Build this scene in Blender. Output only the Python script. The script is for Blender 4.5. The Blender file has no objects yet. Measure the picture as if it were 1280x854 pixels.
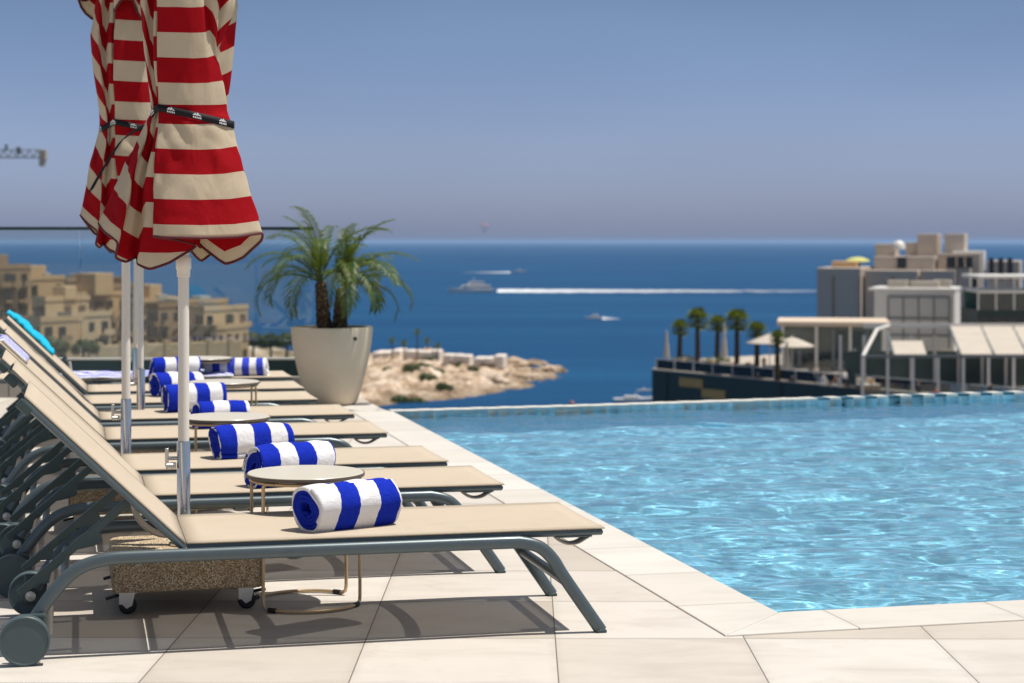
import bpy, bmesh, math, random
from mathutils import Vector, Matrix, noise
random.seed(7)
R = math.radians
C = bpy.context.scene
# ------------------------------------------------------------------ camera, sky, sun, exposure
F, H, HOR = 2300.0, 1.26, 302.0            # focal length in photo pixels, eye height, horizon row
TH = math.atan(556 / F)                    # the pool runs this much to the left of the view
U = Vector((-math.sin(TH), math.cos(TH), 0)); V = Vector((math.cos(TH), math.sin(TH), 0))
cam = bpy.data.cameras.new('camera'); co = bpy.data.objects.new('camera', cam); C.collection.objects.link(co)
co.location = (0, 0, H); co.rotation_euler = (R(90), 0, 0)
cam.sensor_width = 36; cam.lens = F / 1280 * 36
cam.shift_y = -(427 - HOR) / 1280
cam.clip_start = .1; cam.clip_end = 400000
cam.dof.use_dof = True; cam.dof.focus_distance = 6.25; cam.dof.aperture_fstop = 4.2; cam.dof.aperture_blades = 9
C.camera = co
SUN_EL, SUN_AZ = R(71), math.atan2(V.x, V.y) + R(15)
w = bpy.data.worlds.new('World'); C.world = w; w.use_nodes = True
nt = w.node_tree; bg = nt.nodes['Background']
sky = nt.nodes.new('ShaderNodeTexSky'); sky.sky_type = 'NISHITA'; sky.sun_disc = False
sky.sun_elevation = SUN_EL; sky.sun_rotation = SUN_AZ; sky.altitude = 100
sky.air_density = 1.0; sky.dust_density = 1.0; sky.ozone_density = 1.0
tint = nt.nodes.new('ShaderNodeMix'); tint.data_type = 'RGBA'; tint.blend_type = 'MULTIPLY'
tint.inputs[0].default_value = 1; tint.inputs[7].default_value = (.74, .80, 1.0, 1)
tc = nt.nodes.new('ShaderNodeTexCoord'); sx = nt.nodes.new('ShaderNodeSeparateXYZ'); nt.links.new(tc.outputs['Generated'], sx.inputs[0])
rp = nt.nodes.new('ShaderNodeValToRGB'); nt.links.new(sx.outputs[2], rp.inputs[0])     # sea haze low in the sky
STOPS = ((0, (.86, 1.02, 1.86, 1)), (.05, (.86, .96, 1.52, 1)), (.13, (.72, .80, 1.06, 1)), (.30, (1.50, 1.36, 1.15, 1)), (.9, (1.70, 1.46, 1.15, 1)))
while len(rp.color_ramp.elements) < len(STOPS): rp.color_ramp.elements.new(.5)
for e_, (p_, c_) in zip(rp.color_ramp.elements, STOPS): e_.position = p_; e_.color = c_
hn = nt.nodes.new('ShaderNodeTexNoise'); hn.inputs['Scale'].default_value = 3.2; hn.inputs['Detail'].default_value = 3
hm = nt.nodes.new('ShaderNodeMapping'); hm.inputs['Scale'].default_value = (1, 1, 3.5); nt.links.new(tc.outputs['Generated'], hm.inputs[0]); nt.links.new(hm.outputs[0], hn.inputs['Vector'])
hr = nt.nodes.new('ShaderNodeMapRange'); hr.inputs['From Min'].default_value = .3; hr.inputs['From Max'].default_value = .7; hr.inputs['To Min'].default_value = .95; hr.inputs['To Max'].default_value = 1.06; nt.links.new(hn.outputs[0], hr.inputs[0])
hv = nt.nodes.new('ShaderNodeVectorMath'); hv.operation = 'SCALE'; nt.links.new(rp.outputs[0], hv.inputs[0]); nt.links.new(hr.outputs[0], hv.inputs['Scale'])
nt.links.new(hv.outputs[0], tint.inputs[7])
nt.links.new(sky.outputs[0], tint.inputs[6]); nt.links.new(tint.outputs[2], bg.inputs[0])
bg.inputs[1].default_value = .055
sl = bpy.data.lights.new('sun', 'SUN'); sl.energy = 4.0; sl.angle = R(.5); sl.color = (1, .945, .86)
so = bpy.data.objects.new('sun', sl); C.collection.objects.link(so)
sd = Vector((math.sin(SUN_AZ) * math.cos(SUN_EL), math.cos(SUN_AZ) * math.cos(SUN_EL), math.sin(SUN_EL)))
so.rotation_euler = sd.to_track_quat('Z', 'Y').to_euler(); so.location = (0, 0, 30)
C.view_settings.view_transform = 'Standard'; C.view_settings.look = 'None'
C.view_settings.exposure = .42; C.view_settings.gamma = 1; C.view_settings.use_curve_mapping = False
C.cycles.max_bounces = 10; C.cycles.transparent_max_bounces = 24; C.cycles.caustics_reflective = False
C.cycles.caustics_refractive = True; C.cycles.sample_clamp_indirect = 6

# ------------------------------------------------------------------ helpers
COL = C.collection
def G(px, py, z=0.0):                      # photo pixel -> point of the horizontal plane at height z
    y = F * (H - z) / (py - HOR); return Vector(((px - 640) * y / F, y, z))
def W(px, py, y):                          # photo pixel -> point at depth y
    return Vector(((px - 640) * y / F, y, H - (py - HOR) * y / F))
def AB(p, a, b, z=0): q = p + V * a + U * b; return Vector((q.x, q.y, z))

class MB:
    def __init__(s): s.v = []; s.f = []; s.m = []; s.uv = {}; s.cur = 0
    def quad(s, *ids): s.f.append(tuple(ids)); s.m.append(s.cur)
    def box(s, c, d, rz=0, M=None):
        c = Vector(c); n = len(s.v); rot = Matrix.Rotation(rz, 3, 'Z')
        for z in (-.5, .5):
            for x, y in ((-.5, -.5), (.5, -.5), (.5, .5), (-.5, .5)):
                p = rot @ Vector((x * d[0], y * d[1], z * d[2])) + c
                s.v.append(M @ p if M else p)
        for q in ((3, 2, 1, 0), (4, 5, 6, 7), (0, 1, 5, 4), (1, 2, 6, 5), (2, 3, 7, 6), (3, 0, 4, 7)): s.quad(*[n + i for i in q])
        return s
    def prism(s, pts, z0, z1):
        n = len(s.v); k = len(pts)
        for z in (z0, z1):
            for p in pts: s.v.append(Vector((p[0], p[1], z)))
        s.f.append(tuple(n + i for i in reversed(range(k)))); s.m.append(s.cur)
        s.f.append(tuple(n + k + i for i in range(k))); s.m.append(s.cur)
        for i in range(k): j = (i + 1) % k; s.quad(n + i, n + j, n + k + j, n + k + i)
        return s
    def tube(s, pts, r, seg=10, flat=1.0, closed=False, up=None, cap=True):
        pts = [Vector(p) for p in pts]; n0 = len(s.v); k = len(pts)
        rr = r if hasattr(r, '__len__') else [r] * k
        t0 = (pts[1] - pts[0]).normalized()
        a = Vector(up) if up else (Vector((0, 0, 1)) if abs(t0.z) < .9 else Vector((1, 0, 0)))
        for i, p in enumerate(pts):
            if closed: t = (pts[(i + 1) % k] - pts[i - 1]).normalized()
            else: t = (pts[min(i + 1, k - 1)] - pts[max(i - 1, 0)]).normalized()
            a = (a - t * a.dot(t)).normalized(); b = t.cross(a)
            for j in range(seg):
                g = 2 * math.pi * j / seg
                s.v.append(p + (a * math.cos(g) + b * math.sin(g) * flat) * rr[i])
        for i in range(k if closed else k - 1):
            for j in range(seg):
                A = n0 + i * seg; B = n0 + ((i + 1) % k) * seg; jj = (j + 1) % seg
                s.quad(A + j, A + jj, B + jj, B + j)
        if cap and not closed:
            s.f.append(tuple(n0 + j for j in reversed(range(seg)))); s.m.append(s.cur)
            s.f.append(tuple(n0 + (k - 1) * seg + j for j in range(seg))); s.m.append(s.cur)
        return s
    def lathe(s, prof, seg=32, o=(0, 0, 0), M=None):
        n = len(s.v); o = Vector(o); k = len(prof)
        for r, z in prof:
            for j in range(seg):
                g = 2 * math.pi * j / seg; p = Vector((r * math.cos(g), r * math.sin(g), z)) + o
                s.v.append(M @ p if M else p)
        for i in range(k - 1):
            for j in range(seg): jj = (j + 1) % seg; s.quad(n + i * seg + j, n + i * seg + jj, n + (i + 1) * seg + jj, n + (i + 1) * seg + j)
        return s
    def grid(s, nx, ny, fn, fuv=None):
        n = len(s.v)
        for j in range(ny):
            for i in range(nx):
                if fuv: s.uv[len(s.v)] = fuv(i, j)
                s.v.append(Vector(fn(i, j)))
        for j in range(ny - 1):
            for i in range(nx - 1): s.quad(n + j * nx + i, n + j * nx + i + 1, n + (j + 1) * nx + i + 1, n + (j + 1) * nx + i)
        return s
    def face(s, pts):
        n = len(s.v); s.v += [Vector(p) for p in pts]; s.f.append(tuple(range(n, n + len(pts)))); s.m.append(s.cur); return s
    def build(s, name, mat, parent=None, smooth=None, bevel=0, loc=None, rz=0, kind=None):
        me = bpy.data.meshes.new(name); me.from_pydata([tuple(v) for v in s.v], [], s.f)
        for m in (mat if isinstance(mat, (list, tuple)) else [mat]): me.materials.append(m)
        if isinstance(mat, (list, tuple)):
            for p, i in zip(me.polygons, s.m): p.material_index = i
        if s.uv:
            l = me.uv_layers.new(name='UVMap')
            for lp in me.loops: l.data[lp.index].uv = s.uv.get(lp.vertex_index, (0, 0))
        me.update()
        if smooth is not None:
            me.shade_smooth()
            if smooth < 179: me.set_sharp_from_angle(angle=R(smooth))
        o = bpy.data.objects.new(name, me); COL.objects.link(o)
        if bevel:
            b = o.modifiers.new('bevel', 'BEVEL'); b.width = bevel; b.segments = 2; b.limit_method = 'ANGLE'; b.angle_limit = R(40)
        if parent: o.parent = parent
        if loc is not None: o.location = loc
        o.rotation_euler.z = rz
        if kind: o['kind'] = kind
        return o

def tag(o, label, cat, group=None, kind=None):
    o['label'] = label; o['category'] = cat
    if group: o['group'] = group
    if kind: o['kind'] = kind
    return o
def thing(name, label, cat, loc=(0, 0, 0), rz=0, group=None):
    o = bpy.data.objects.new(name, None); COL.objects.link(o); o.empty_display_size = .1
    o.location = loc; o.rotation_euler.z = rz; return tag(o, label, cat, group)
KIDS = {}
def copy_tree(o, parent=None):
    c = o.copy(); COL.objects.link(c)
    if parent: c.parent = parent
    for ch in [x for x in list(COL.objects) if x.parent == o]: copy_tree(ch, c)
    return c
def smoothpath(pts, n=6):                  # Catmull-Rom through the points
    P = [Vector(p) for p in pts]; out = []
    for i in range(len(P) - 1):
        p0 = P[max(i - 1, 0)]; p1 = P[i]; p2 = P[i + 1]; p3 = P[min(i + 2, len(P) - 1)]
        for k in range(n):
            t = k / n
            out.append(.5 * ((2 * p1) + (p2 - p0) * t + (2 * p0 - 5 * p1 + 4 * p2 - p3) * t * t + (3 * p1 - p0 - 3 * p2 + p3) * t ** 3))
    out.append(P[-1]); return out

# ------------------------------------------------------------------ materials
class NT:
    def __init__(s, name):
        s.m = bpy.data.materials.new(name); s.m.use_nodes = True; s.t = s.m.node_tree
        s.b = s.t.nodes['Principled BSDF']; s.out = s.t.nodes['Material Output']
    def n(s, ty, **kw):
        o = s.t.nodes.new(ty)
        for k, v in kw.items(): setattr(o, k, v)
        return o
    def l(s, a, b): s.t.links.new(a, b)
    def math(s, op, a, b=None, c=None, clamp=False):
        o = s.n('ShaderNodeMath', operation=op, use_clamp=clamp)
        for i, x in enumerate((a, b, c)):
            if x is None: continue
            if isinstance(x, (int, float)): o.inputs[i].default_value = x
            else: s.l(x, o.inputs[i])
        return o.outputs[0]
    def mix(s, f, a, b, blend='MIX'):
        o = s.n('ShaderNodeMix', data_type='RGBA', blend_type=blend)
        for i, x in ((0, f), (6, a), (7, b)):
            if isinstance(x, (int, float)): o.inputs[i].default_value = x
            elif isinstance(x, (tuple, list)): o.inputs[i].default_value = (*x[:3], 1)
            else: s.l(x, o.inputs[i])
        return o.outputs[2]
    def coord(s, kind='Object', scale=(1, 1, 1), rot=(0, 0, 0), loc=(0, 0, 0)):
        c = s.n('ShaderNodeTexCoord'); mp = s.n('ShaderNodeMapping'); mp.inputs['Scale'].default_value = scale
        mp.inputs['Rotation'].default_value = rot; mp.inputs['Location'].default_value = loc
        s.l(c.outputs[kind], mp.inputs[0]); return mp.outputs[0]
    def pos(s):
        return s.n('ShaderNodeNewGeometry').outputs['Position']
    def noise(s, vec, scale, detail=3, rough=.55, dist=0):
        o = s.n('ShaderNodeTexNoise'); o.inputs['Scale'].default_value = scale; o.inputs['Detail'].default_value = detail
        o.inputs['Roughness'].default_value = rough; o.inputs['Distortion'].default_value = dist
        if vec: s.l(vec, o.inputs['Vector'])
        return o.outputs[0]
    def vor(s, vec, scale, out='Distance', feat='F1'):
        o = s.n('ShaderNodeTexVoronoi', feature=feat); o.inputs['Scale'].default_value = scale
        if vec: s.l(vec, o.inputs['Vector'])
        return o.outputs[out]
    def ramp(s, f, stops):
        o = s.n('ShaderNodeValToRGB'); e = o.color_ramp.elements
        while len(e) < len(stops): e.new(.5)
        for x, (p, c) in zip(e, stops): x.position = p; x.color = (*c[:3], 1)
        s.l(f, o.inputs[0]); return o.outputs[0]
    def bump(s, h, strength=.3, dist=.01):
        o = s.n('ShaderNodeBump'); o.inputs['Strength'].default_value = strength; o.inputs['Distance'].default_value = dist
        s.l(h, o.inputs['Height']); s.l(o.outputs[0], s.b.inputs['Normal']); return o.outputs[0]
    def base(s, c, rough=.6, metal=0, spec=.5):
        if isinstance(c, (tuple, list)): s.b.inputs['Base Color'].default_value = (*c[:3], 1)
        else: s.l(c, s.b.inputs['Base Color'])
        s.b.inputs['Roughness'].default_value = rough; s.b.inputs['Metallic'].default_value = metal
        s.b.inputs['Specular IOR Level'].default_value = spec
        return s
def simple(name, c, rough=.6, metal=0, spec=.5, var=.12, scale=8, bump=0, bs=60, kind='Object'):
    t = NT(name); co_ = t.coord(kind)
    nz = t.noise(co_, scale, 4)
    a = tuple(x * (1 - var) for x in c); b = tuple(min(1, x * (1 + var)) for x in c)
    t.base(t.mix(nz, a, b), rough, metal, spec)
    if bump: t.bump(t.noise(co_, bs, 3), bump, .004)
    return t.m

M = {}
def tile_mat(name, cell, rot, off, colA, colB, jointc, jw=.004, rough=.55):
    t = NT(name)
    mp = t.n('ShaderNodeMapping'); mp.inputs['Rotation'].default_value = (0, 0, rot); mp.inputs['Location'].default_value = (off[0], off[1], 0)
    t.l(t.pos(), mp.inputs[0])
    sp = t.n('ShaderNodeSeparateXYZ'); t.l(mp.outputs[0], sp.inputs[0])
    x = t.math('DIVIDE', sp.outputs[0], cell[0]); y = t.math('DIVIDE', sp.outputs[1], cell[1])
    fx = t.math('FRACT', x); fy = t.math('FRACT', y)
    dx = t.math('MULTIPLY', t.math('MINIMUM', fx, t.math('SUBTRACT', 1, fx)), cell[0])
    dy = t.math('MULTIPLY', t.math('MINIMUM', fy, t.math('SUBTRACT', 1, fy)), cell[1])
    d = t.math('MINIMUM', dx, dy)
    j = t.math('LESS_THAN', d, jw / 2)
    cb = t.n('ShaderNodeCombineXYZ'); t.l(t.math('FLOOR', x), cb.inputs[0]); t.l(t.math('FLOOR', y), cb.inputs[1])
    wn = t.n('ShaderNodeTexWhiteNoise', noise_dimensions='2D'); t.l(cb.outputs[0], wn.inputs['Vector'])
    c = t.mix(wn.outputs['Value'], colA, colB)
    st = t.n('ShaderNodeMapping'); st.inputs['Scale'].default_value = (1.6, 4.5, 1); t.l(mp.outputs[0], st.inputs[0])
    ad = t.n('ShaderNodeVectorMath', operation='ADD'); t.l(st.outputs[0], ad.inputs[0])
    mu = t.n('ShaderNodeVectorMath', operation='SCALE'); t.l(wn.outputs['Color'], mu.inputs[0]); mu.inputs['Scale'].default_value = 40; t.l(mu.outputs[0], ad.inputs[1])
    s1 = t.noise(ad.outputs[0], 1.6, 6, .6, .6); s2 = t.noise(mp.outputs[0], 2.2, 5, .6)
    c = t.mix(t.math('MULTIPLY', t.math('SUBTRACT', s1, .47, clamp=True), 1.3), c, tuple(k * .72 for k in colB))
    c = t.mix(t.math('MULTIPLY', t.math('SUBTRACT', s2, .48, clamp=True), .8), c, tuple(k * .68 for k in colB))
    sv = t.noise(mp.outputs[0], 5.5, 6, .7, 1.0); c = t.mix(t.math('MULTIPLY', t.math('SUBTRACT', sv, .60, clamp=True), 1.6), c, tuple(k * .55 for k in colB))
    jd = t.math('MULTIPLY', t.math('SUBTRACT', 1, t.math('DIVIDE', d, .03, clamp=True)), t.math('MULTIPLY', t.noise(mp.outputs[0], 9, 4), .28)); c = t.mix(jd, c, tuple(k * .55 for k in colB))
    c = t.mix(j, c, jointc)
    t.base(c, rough, 0, .3)
    g = t.noise(mp.outputs[0], 160, 3)
    hgt = t.math('ADD', t.math('MULTIPLY', g, .15), t.math('MULTIPLY', t.math('DIVIDE', d, jw, clamp=True), 1))
    t.bump(hgt, .35, .003)
    return t.m
gx = G(678, 798)
M['deck'] = tile_mat('deck_stone', (.6, .6), R(.4), (-gx.x + 6, -gx.y + 12), (.60, .565, .52), (.455, .405, .345), (.17, .145, .12))
C0 = G(973, 767.5)
ca, cb_ = V.dot(C0), U.dot(C0)
# coping joints run in the pool's own frame
M['coping_side'] = tile_mat('coping_stone', (50, .6), TH * -1, (25 - ca, -cb_ - .18), (.62, .59, .545), (.56, .525, .475), (.24, .21, .18))
M['coping_near'] = tile_mat('coping_stone_near', (.6, 50), TH * -1, (-ca - .16, 25 - cb_), (.62, .59, .545), (.56, .525, .475), (.24, .21, .18))

def fabric_mat():
    t = NT('sling_mesh_fabric'); co_ = t.coord('Object')
    wv = t.n('ShaderNodeTexChecker'); wv.inputs['Scale'].default_value = 420; t.l(co_, wv.inputs[0])
    nz = t.noise(co_, 3.5, 4)
    c = t.mix(nz, (.54, .46, .36), (.59, .51, .405)); c = t.mix(t.math('MULTIPLY', wv.outputs[1], .3), c, (.41, .35, .275))
    sp = t.n('ShaderNodeSeparateXYZ'); t.l(co_, sp.inputs[0]); ed_ = t.math('ABSOLUTE', t.math('SUBTRACT', t.math('ABSOLUTE', t.math('SUBTRACT', sp.outputs[1], .315)), .262)); sm_ = t.math('LESS_THAN', ed_, .0022)
    c = t.mix(t.math('MULTIPLY', sm_, .6), c, (.22, .18, .13)); c = t.mix(t.math('MULTIPLY', t.math('SUBTRACT', t.noise(co_, 11, 5, .65), .52, clamp=True), 1.1), c, (.40, .33, .25))
    t.base(c, .75, 0, .2); t.bump(t.math('ADD', wv.outputs[1], t.math('MULTIPLY', t.noise(co_, 5, 3), 14)), .25, .001)
    tr = t.n('ShaderNodeBsdfTransparent'); tl = t.n('ShaderNodeBsdfTranslucent'); tl.inputs[0].default_value = (.5, .4, .28, 1)
    lw = t.n('ShaderNodeLayerWeight'); lw.inputs[0].default_value = .5
    # an open weave: more hole when looked straight through, none at a grazing angle
    op = t.math('MULTIPLY', t.math('POWER', t.math('SUBTRACT', 1, lw.outputs['Facing'], clamp=True), 1.5), .38)
    m1 = t.n('ShaderNodeMixShader'); m1.inputs[0].default_value = .12; t.l(t.b.outputs[0], m1.inputs[1]); t.l(tl.outputs[0], m1.inputs[2])
    m2 = t.n('ShaderNodeMixShader'); t.l(op, m2.inputs[0]); t.l(m1.outputs[0], m2.inputs[1]); t.l(tr.outputs[0], m2.inputs[2])
    t.l(m2.outputs[0], t.out.inputs[0]); return t.m
M['fabric'] = fabric_mat()
M['frame'] = simple('powder_coated_metal', (.085, .112, .125), .34, .30, .5, .10, 30, .05, 400)
M['plastic'] = simple('dark_green_plastic', (.035, .060, .060), .42, 0, .5, .15, 20)
M['wheel'] = simple('slate_wheel_plastic', (.060, .088, .098), .45, 0, .4, .12, 15)
M['rubber'] = simple('black_rubber', (.015, .015, .016), .6, 0, .4)
M['bracket'] = simple('beige_plastic_and_reflection', (.40, .36, .30), .5)
M['steel'] = simple('polished_steel', (.70, .66, .61), .22, 1, .5, .05, 10)
M['zinc'] = simple('zinc_plate', (.55, .54, .52), .35, .9, .5, .1, 40)
M['bronze'] = simple('champagne_metal', (.50, .37, .22), .35, .55, .5, .08, 20)
M['pole'] = simple('white_lacquered_pole', (.74, .70, .63), .35, 0, .5, .03, 5)
M['tabletop'] = simple('cream_tabletop', (.60, .55, .45), .30, 0, .5, .03, 6)
M['tableedge'] = simple('dark_table_edge', (.10, .08, .06), .5)
def aggregate():
    t = NT('exposed_aggregate'); co_ = t.coord('Object')
    v = t.vor(co_, 230, 'Color'); s = t.n('ShaderNodeSeparateColor'); t.l(v, s.inputs[0])
    c = t.ramp(s.outputs[0], [(0, (.20, .14, .075)), (.3, (.46, .34, .20)), (.65, (.58, .46, .30)), (1, (.75, .66, .52))])
    d = t.vor(co_, 230); c = t.mix(t.math('GREATER_THAN', d, .62), c, (.20, .15, .10))
    t.base(c, .8, 0, .3); t.bump(d, .7, .003); t.b.inputs['Normal']
    return t.m
M['aggregate'] = aggregate()
def stripes_mat():
    t = NT('striped_canopy_cloth'); uv = t.n('ShaderNodeUVMap'); sp = t.n('ShaderNodeSeparateXYZ'); t.l(uv.outputs[0], sp.inputs[0])
    q = t.math('ADD', t.math('DIVIDE', sp.outputs[1], .0865), .5)
    k = t.math('MODULO', t.math('FLOOR', q), 2)
    co_ = t.coord('Object'); nz = t.noise(co_, 9, 4)
    cream = t.mix(nz, (.70, .595, .44), (.77, .675, .52)); red = t.mix(nz, (.42, .004, .010), (.52, .007, .016))
    c = t.mix(k, cream, red)
    t.base(c, .8, 0, .15)
    wv = t.noise(co_, 700, 2); fold = t.noise(t.coord('Object', (1, 1, .5)), 14, 4, .55, .8)
    t.bump(t.math('ADD', t.math('MULTIPLY', wv, .06), fold), .35, .02)
    tl = t.n('ShaderNodeBsdfTranslucent'); t.l(c, tl.inputs[0])
    m = t.n('ShaderNodeMixShader'); m.inputs[0].default_value = .42; t.l(t.b.outputs[0], m.inputs[1]); t.l(tl.outputs[0], m.inputs[2]); t.l(m.outputs[0], t.out.inputs[0])
    return t.m
M['canopy'] = stripes_mat()
M['piping'] = simple('dark_red_piping', (.085, .006, .012), .7)
M['strap'] = simple('black_webbing', (.006, .006, .009), .7, 0, .3)
M['print'] = simple('white_print', (.72, .72, .72), .6)
def towel_mat(name, off=0.0, inner=True, blue=(.005, .020, .32), width=.078):
    t = NT(name); uv = t.n('ShaderNodeUVMap'); sp = t.n('ShaderNodeSeparateXYZ'); t.l(uv.outputs[0], sp.inputs[0])
    co_ = t.coord('Object')
    wob = t.math('MULTIPLY', t.math('SUBTRACT', t.noise(co_, 22, 2), .5), .012)
    q = t.math('DIVIDE', t.math('ADD', t.math('ADD', sp.outputs[0], wob), off), width)
    k = t.math('MODULO', t.math('FLOOR', q), 2)
    if inner:      # the coiled inside of the roll shows the blue stripe at its end
        k = t.math('MAXIMUM', k, t.math('LESS_THAN', sp.outputs[1], .72))
    nz = t.noise(co_, 60, 4)
    b = t.mix(nz, blue, tuple(x * 1.5 + .004 for x in blue)); wh = t.mix(nz, (.70, .70, .74), (.80, .80, .82))
    t.base(t.mix(k, wh, b), .95, 0, .1)
    h = t.math('ADD', t.math('MULTIPLY', t.noise(co_, 330, 3), .8), t.math('MULTIPLY', t.noise(co_, 26, 5, .6, 1.2), 1.8)); t.bump(h, .55, .006)
    return t.m
M['towel'] = towel_mat('striped_terry_white_end', 0.0)
M['towel_blue'] = towel_mat('striped_terry_blue_end', .078)
M['towel_flat'] = towel_mat('striped_terry_spread', 0, False, (.03, .05, .42), .05)
M['cyan'] = simple('cyan_terry', (.02, .42, .66), .95, 0, .1, .25, 40, 1, 200)

# ------------------------------------------------------------------ the terrace
rimL = G(491, 515); rimR = G(1280, 493); rd = (rimR - rimL).normalized()
FarR = rimL + rd * 11.5; NearR = C0 + V * 11.0
CW = .30
cpo = C0 - V * CW - U * CW                  # outer mitre of the coping
PAR = 14.95                                 # the parapet stands straight across the view
d = MB()
dl = [Vector((-14, -4, 0)), Vector((13, -4, 0)), Vector((13, NearR.y, 0)), NearR, C0, rimL, rimL + Vector((-.1, .25, 0)), Vector((-1.30, PAR + .25, 0)), Vector((-14, PAR + .25, 0))]
d.face([(p.x, p.y, 0) for p in dl]); d.build('deck', M['deck'], kind='structure')
sk = MB()
for a, b in zip(dl, dl[1:] + dl[:1]): sk.face([(a.x, a.y, -.001), (b.x, b.y, -.001), (b.x, b.y, -3), (a.x, a.y, -3)])
M['render_wall'] = simple('pale_render', (.55, .52, .47), .8)
sk.build('terrace_side', M['render_wall'], kind='structure')
def slabs(name, mat, quads, z0, z1):
    m = MB()
    for q in quads: m.prism(q, z0, z1)
    return m.build(name, mat, bevel=.004, kind='structure')
sideL = (rimL - U * 0)
slabs('pool_coping', [M['coping_side']], [[cpo, C0 , rimL + U * .0, rimL - V * CW]], -.05, .006)
slabs('pool_coping', [M['coping_near']], [[cpo + V * .004, NearR - U * CW, NearR, C0 + V * .004]], -.05, .0065)

# pool basin
def pool_tile():
    t = NT('pool_mosaic'); p = t.pos()
    ck = t.n('ShaderNodeTexBrick'); ck.offset = 0; ck.inputs['Scale'].default_value = 1; ck.inputs['Brick Width'].default_value = .05; ck.inputs['Row Height'].default_value = .05
    ck.inputs['Mortar Size'].default_value = .003; ck.inputs['Color1'].default_value = (.34, .69, .86, 1); ck.inputs['Color2'].default_value = (.26, .60, .81, 1); ck.inputs['Mortar'].default_value = (.55, .74, .80, 1)
    t.l(p, ck.inputs[0]); nz = t.noise(p, 1.5, 4)
    t.base(t.mix(t.math('MULTIPLY', nz, .5), ck.outputs[0], (.36, .71, .88)), .3); return t.m
M['pool'] = pool_tile()
pb = MB(); DEP = -1.25
pc = [C0, NearR, FarR, rimL]
pb.face([(p.x, p.y, DEP) for p in pc])
for a, b in zip(pc, pc[1:] + pc[:1]): pb.face([(b.x, b.y, -.0), (a.x, a.y, -.0), (a.x, a.y, DEP), (b.x, b.y, DEP)])
po = pb.build('pool_basin', M['pool'], kind='structure'); po.cycles.is_caustics_receiver = True; sl.cycles.is_caustics_light = True
def water_mat():
    t = NT('pool_water_surface'); t.t.nodes.remove(t.b)
    gl = t.n('ShaderNodeBsdfGlossy'); gl.inputs['Roughness'].default_value = .03
    rf = t.n('ShaderNodeBsdfRefraction'); rf.inputs['IOR'].default_value = 1.33; rf.inputs['Roughness'].default_value = .0; rf.inputs[0].default_value = (.84, .96, 1, 1)
    fr = t.n('ShaderNodeFresnel'); fr.inputs['IOR'].default_value = 1.33
    b = t.n('ShaderNodeMixShader'); t.l(fr.outputs[0], b.inputs[0]); t.l(rf.outputs[0], b.inputs[1]); t.l(gl.outputs[0], b.inputs[2])
    t.l(b.outputs[0], t.out.inputs[0]); return t.m
M['water'] = water_mat()
wm = MB(); nx, ny = 560, 480
def wz(x, y):
    a = noise.noise(Vector((x * 1.7, y * 2.6, 1))) * .012 + noise.noise(Vector((x * 3.4 + 3, y * 5.0, 5))) * .0088 + noise.noise(Vector((x * 8, y * 10 + 2, 9))) * .0022 + noise.noise(Vector((x * 17, y * 22 + 2, 4))) * .0006
    return -.030 + a
def wpt(i, j):
    s, q = i / (nx - 1), (j / (ny - 1)) ** 1.3
    s = s ** 1.2
    p = C0.lerp(NearR, s).lerp(rimL.lerp(FarR, s), q); edge = min(1, min(i, j) / 4)
    return (p.x, p.y, -.030 + (wz(p.x, p.y) + .030) * max(.35, edge))
wm.grid(nx, ny, wpt); wo = wm.build('pool_water', M['water'], smooth=180, kind='structure')
wo.cycles.is_caustics_caster = True
# infinity rim with its chequered tile band
M['rim'] = simple('rim_stone', (.62, .60, .54), .45, 0, .5, .1, 5)
M['teal'] = simple('teal_glass_tile', (.02, .10, .13), .2, 0, .5, .3, 20)
rm = MB(); rn = Vector((-rd.y, rd.x, 0)); k = 0; s = 0.0
L_ = 11.5
while s < L_:
    e = min(s + .105, L_); hgt = .006 + .014 * min(1, max(0, (s - 1.5) / 3)); rm.cur = 1 if (k % 2 and s > 3.4) else 0
    a, b = rimL + rd * s, rimL + rd * (e - .002); rm.prism([a, b, b + rn * .14, a + rn * .14], -.30, hgt - (.002 if k % 2 else 0)); s = e; k += 1
rm.build('pool_rim', [M['rim'], M['teal']], kind='structure')
# catch wall below the rim
cw = MB(); a, b = rimL + rn * .16, FarR + rn * .16
cw.prism([a, b, b + rn * .2, a + rn * .2], -3, -.35); cw.build('pool_outer_wall', M['render_wall'], kind='structure')

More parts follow.
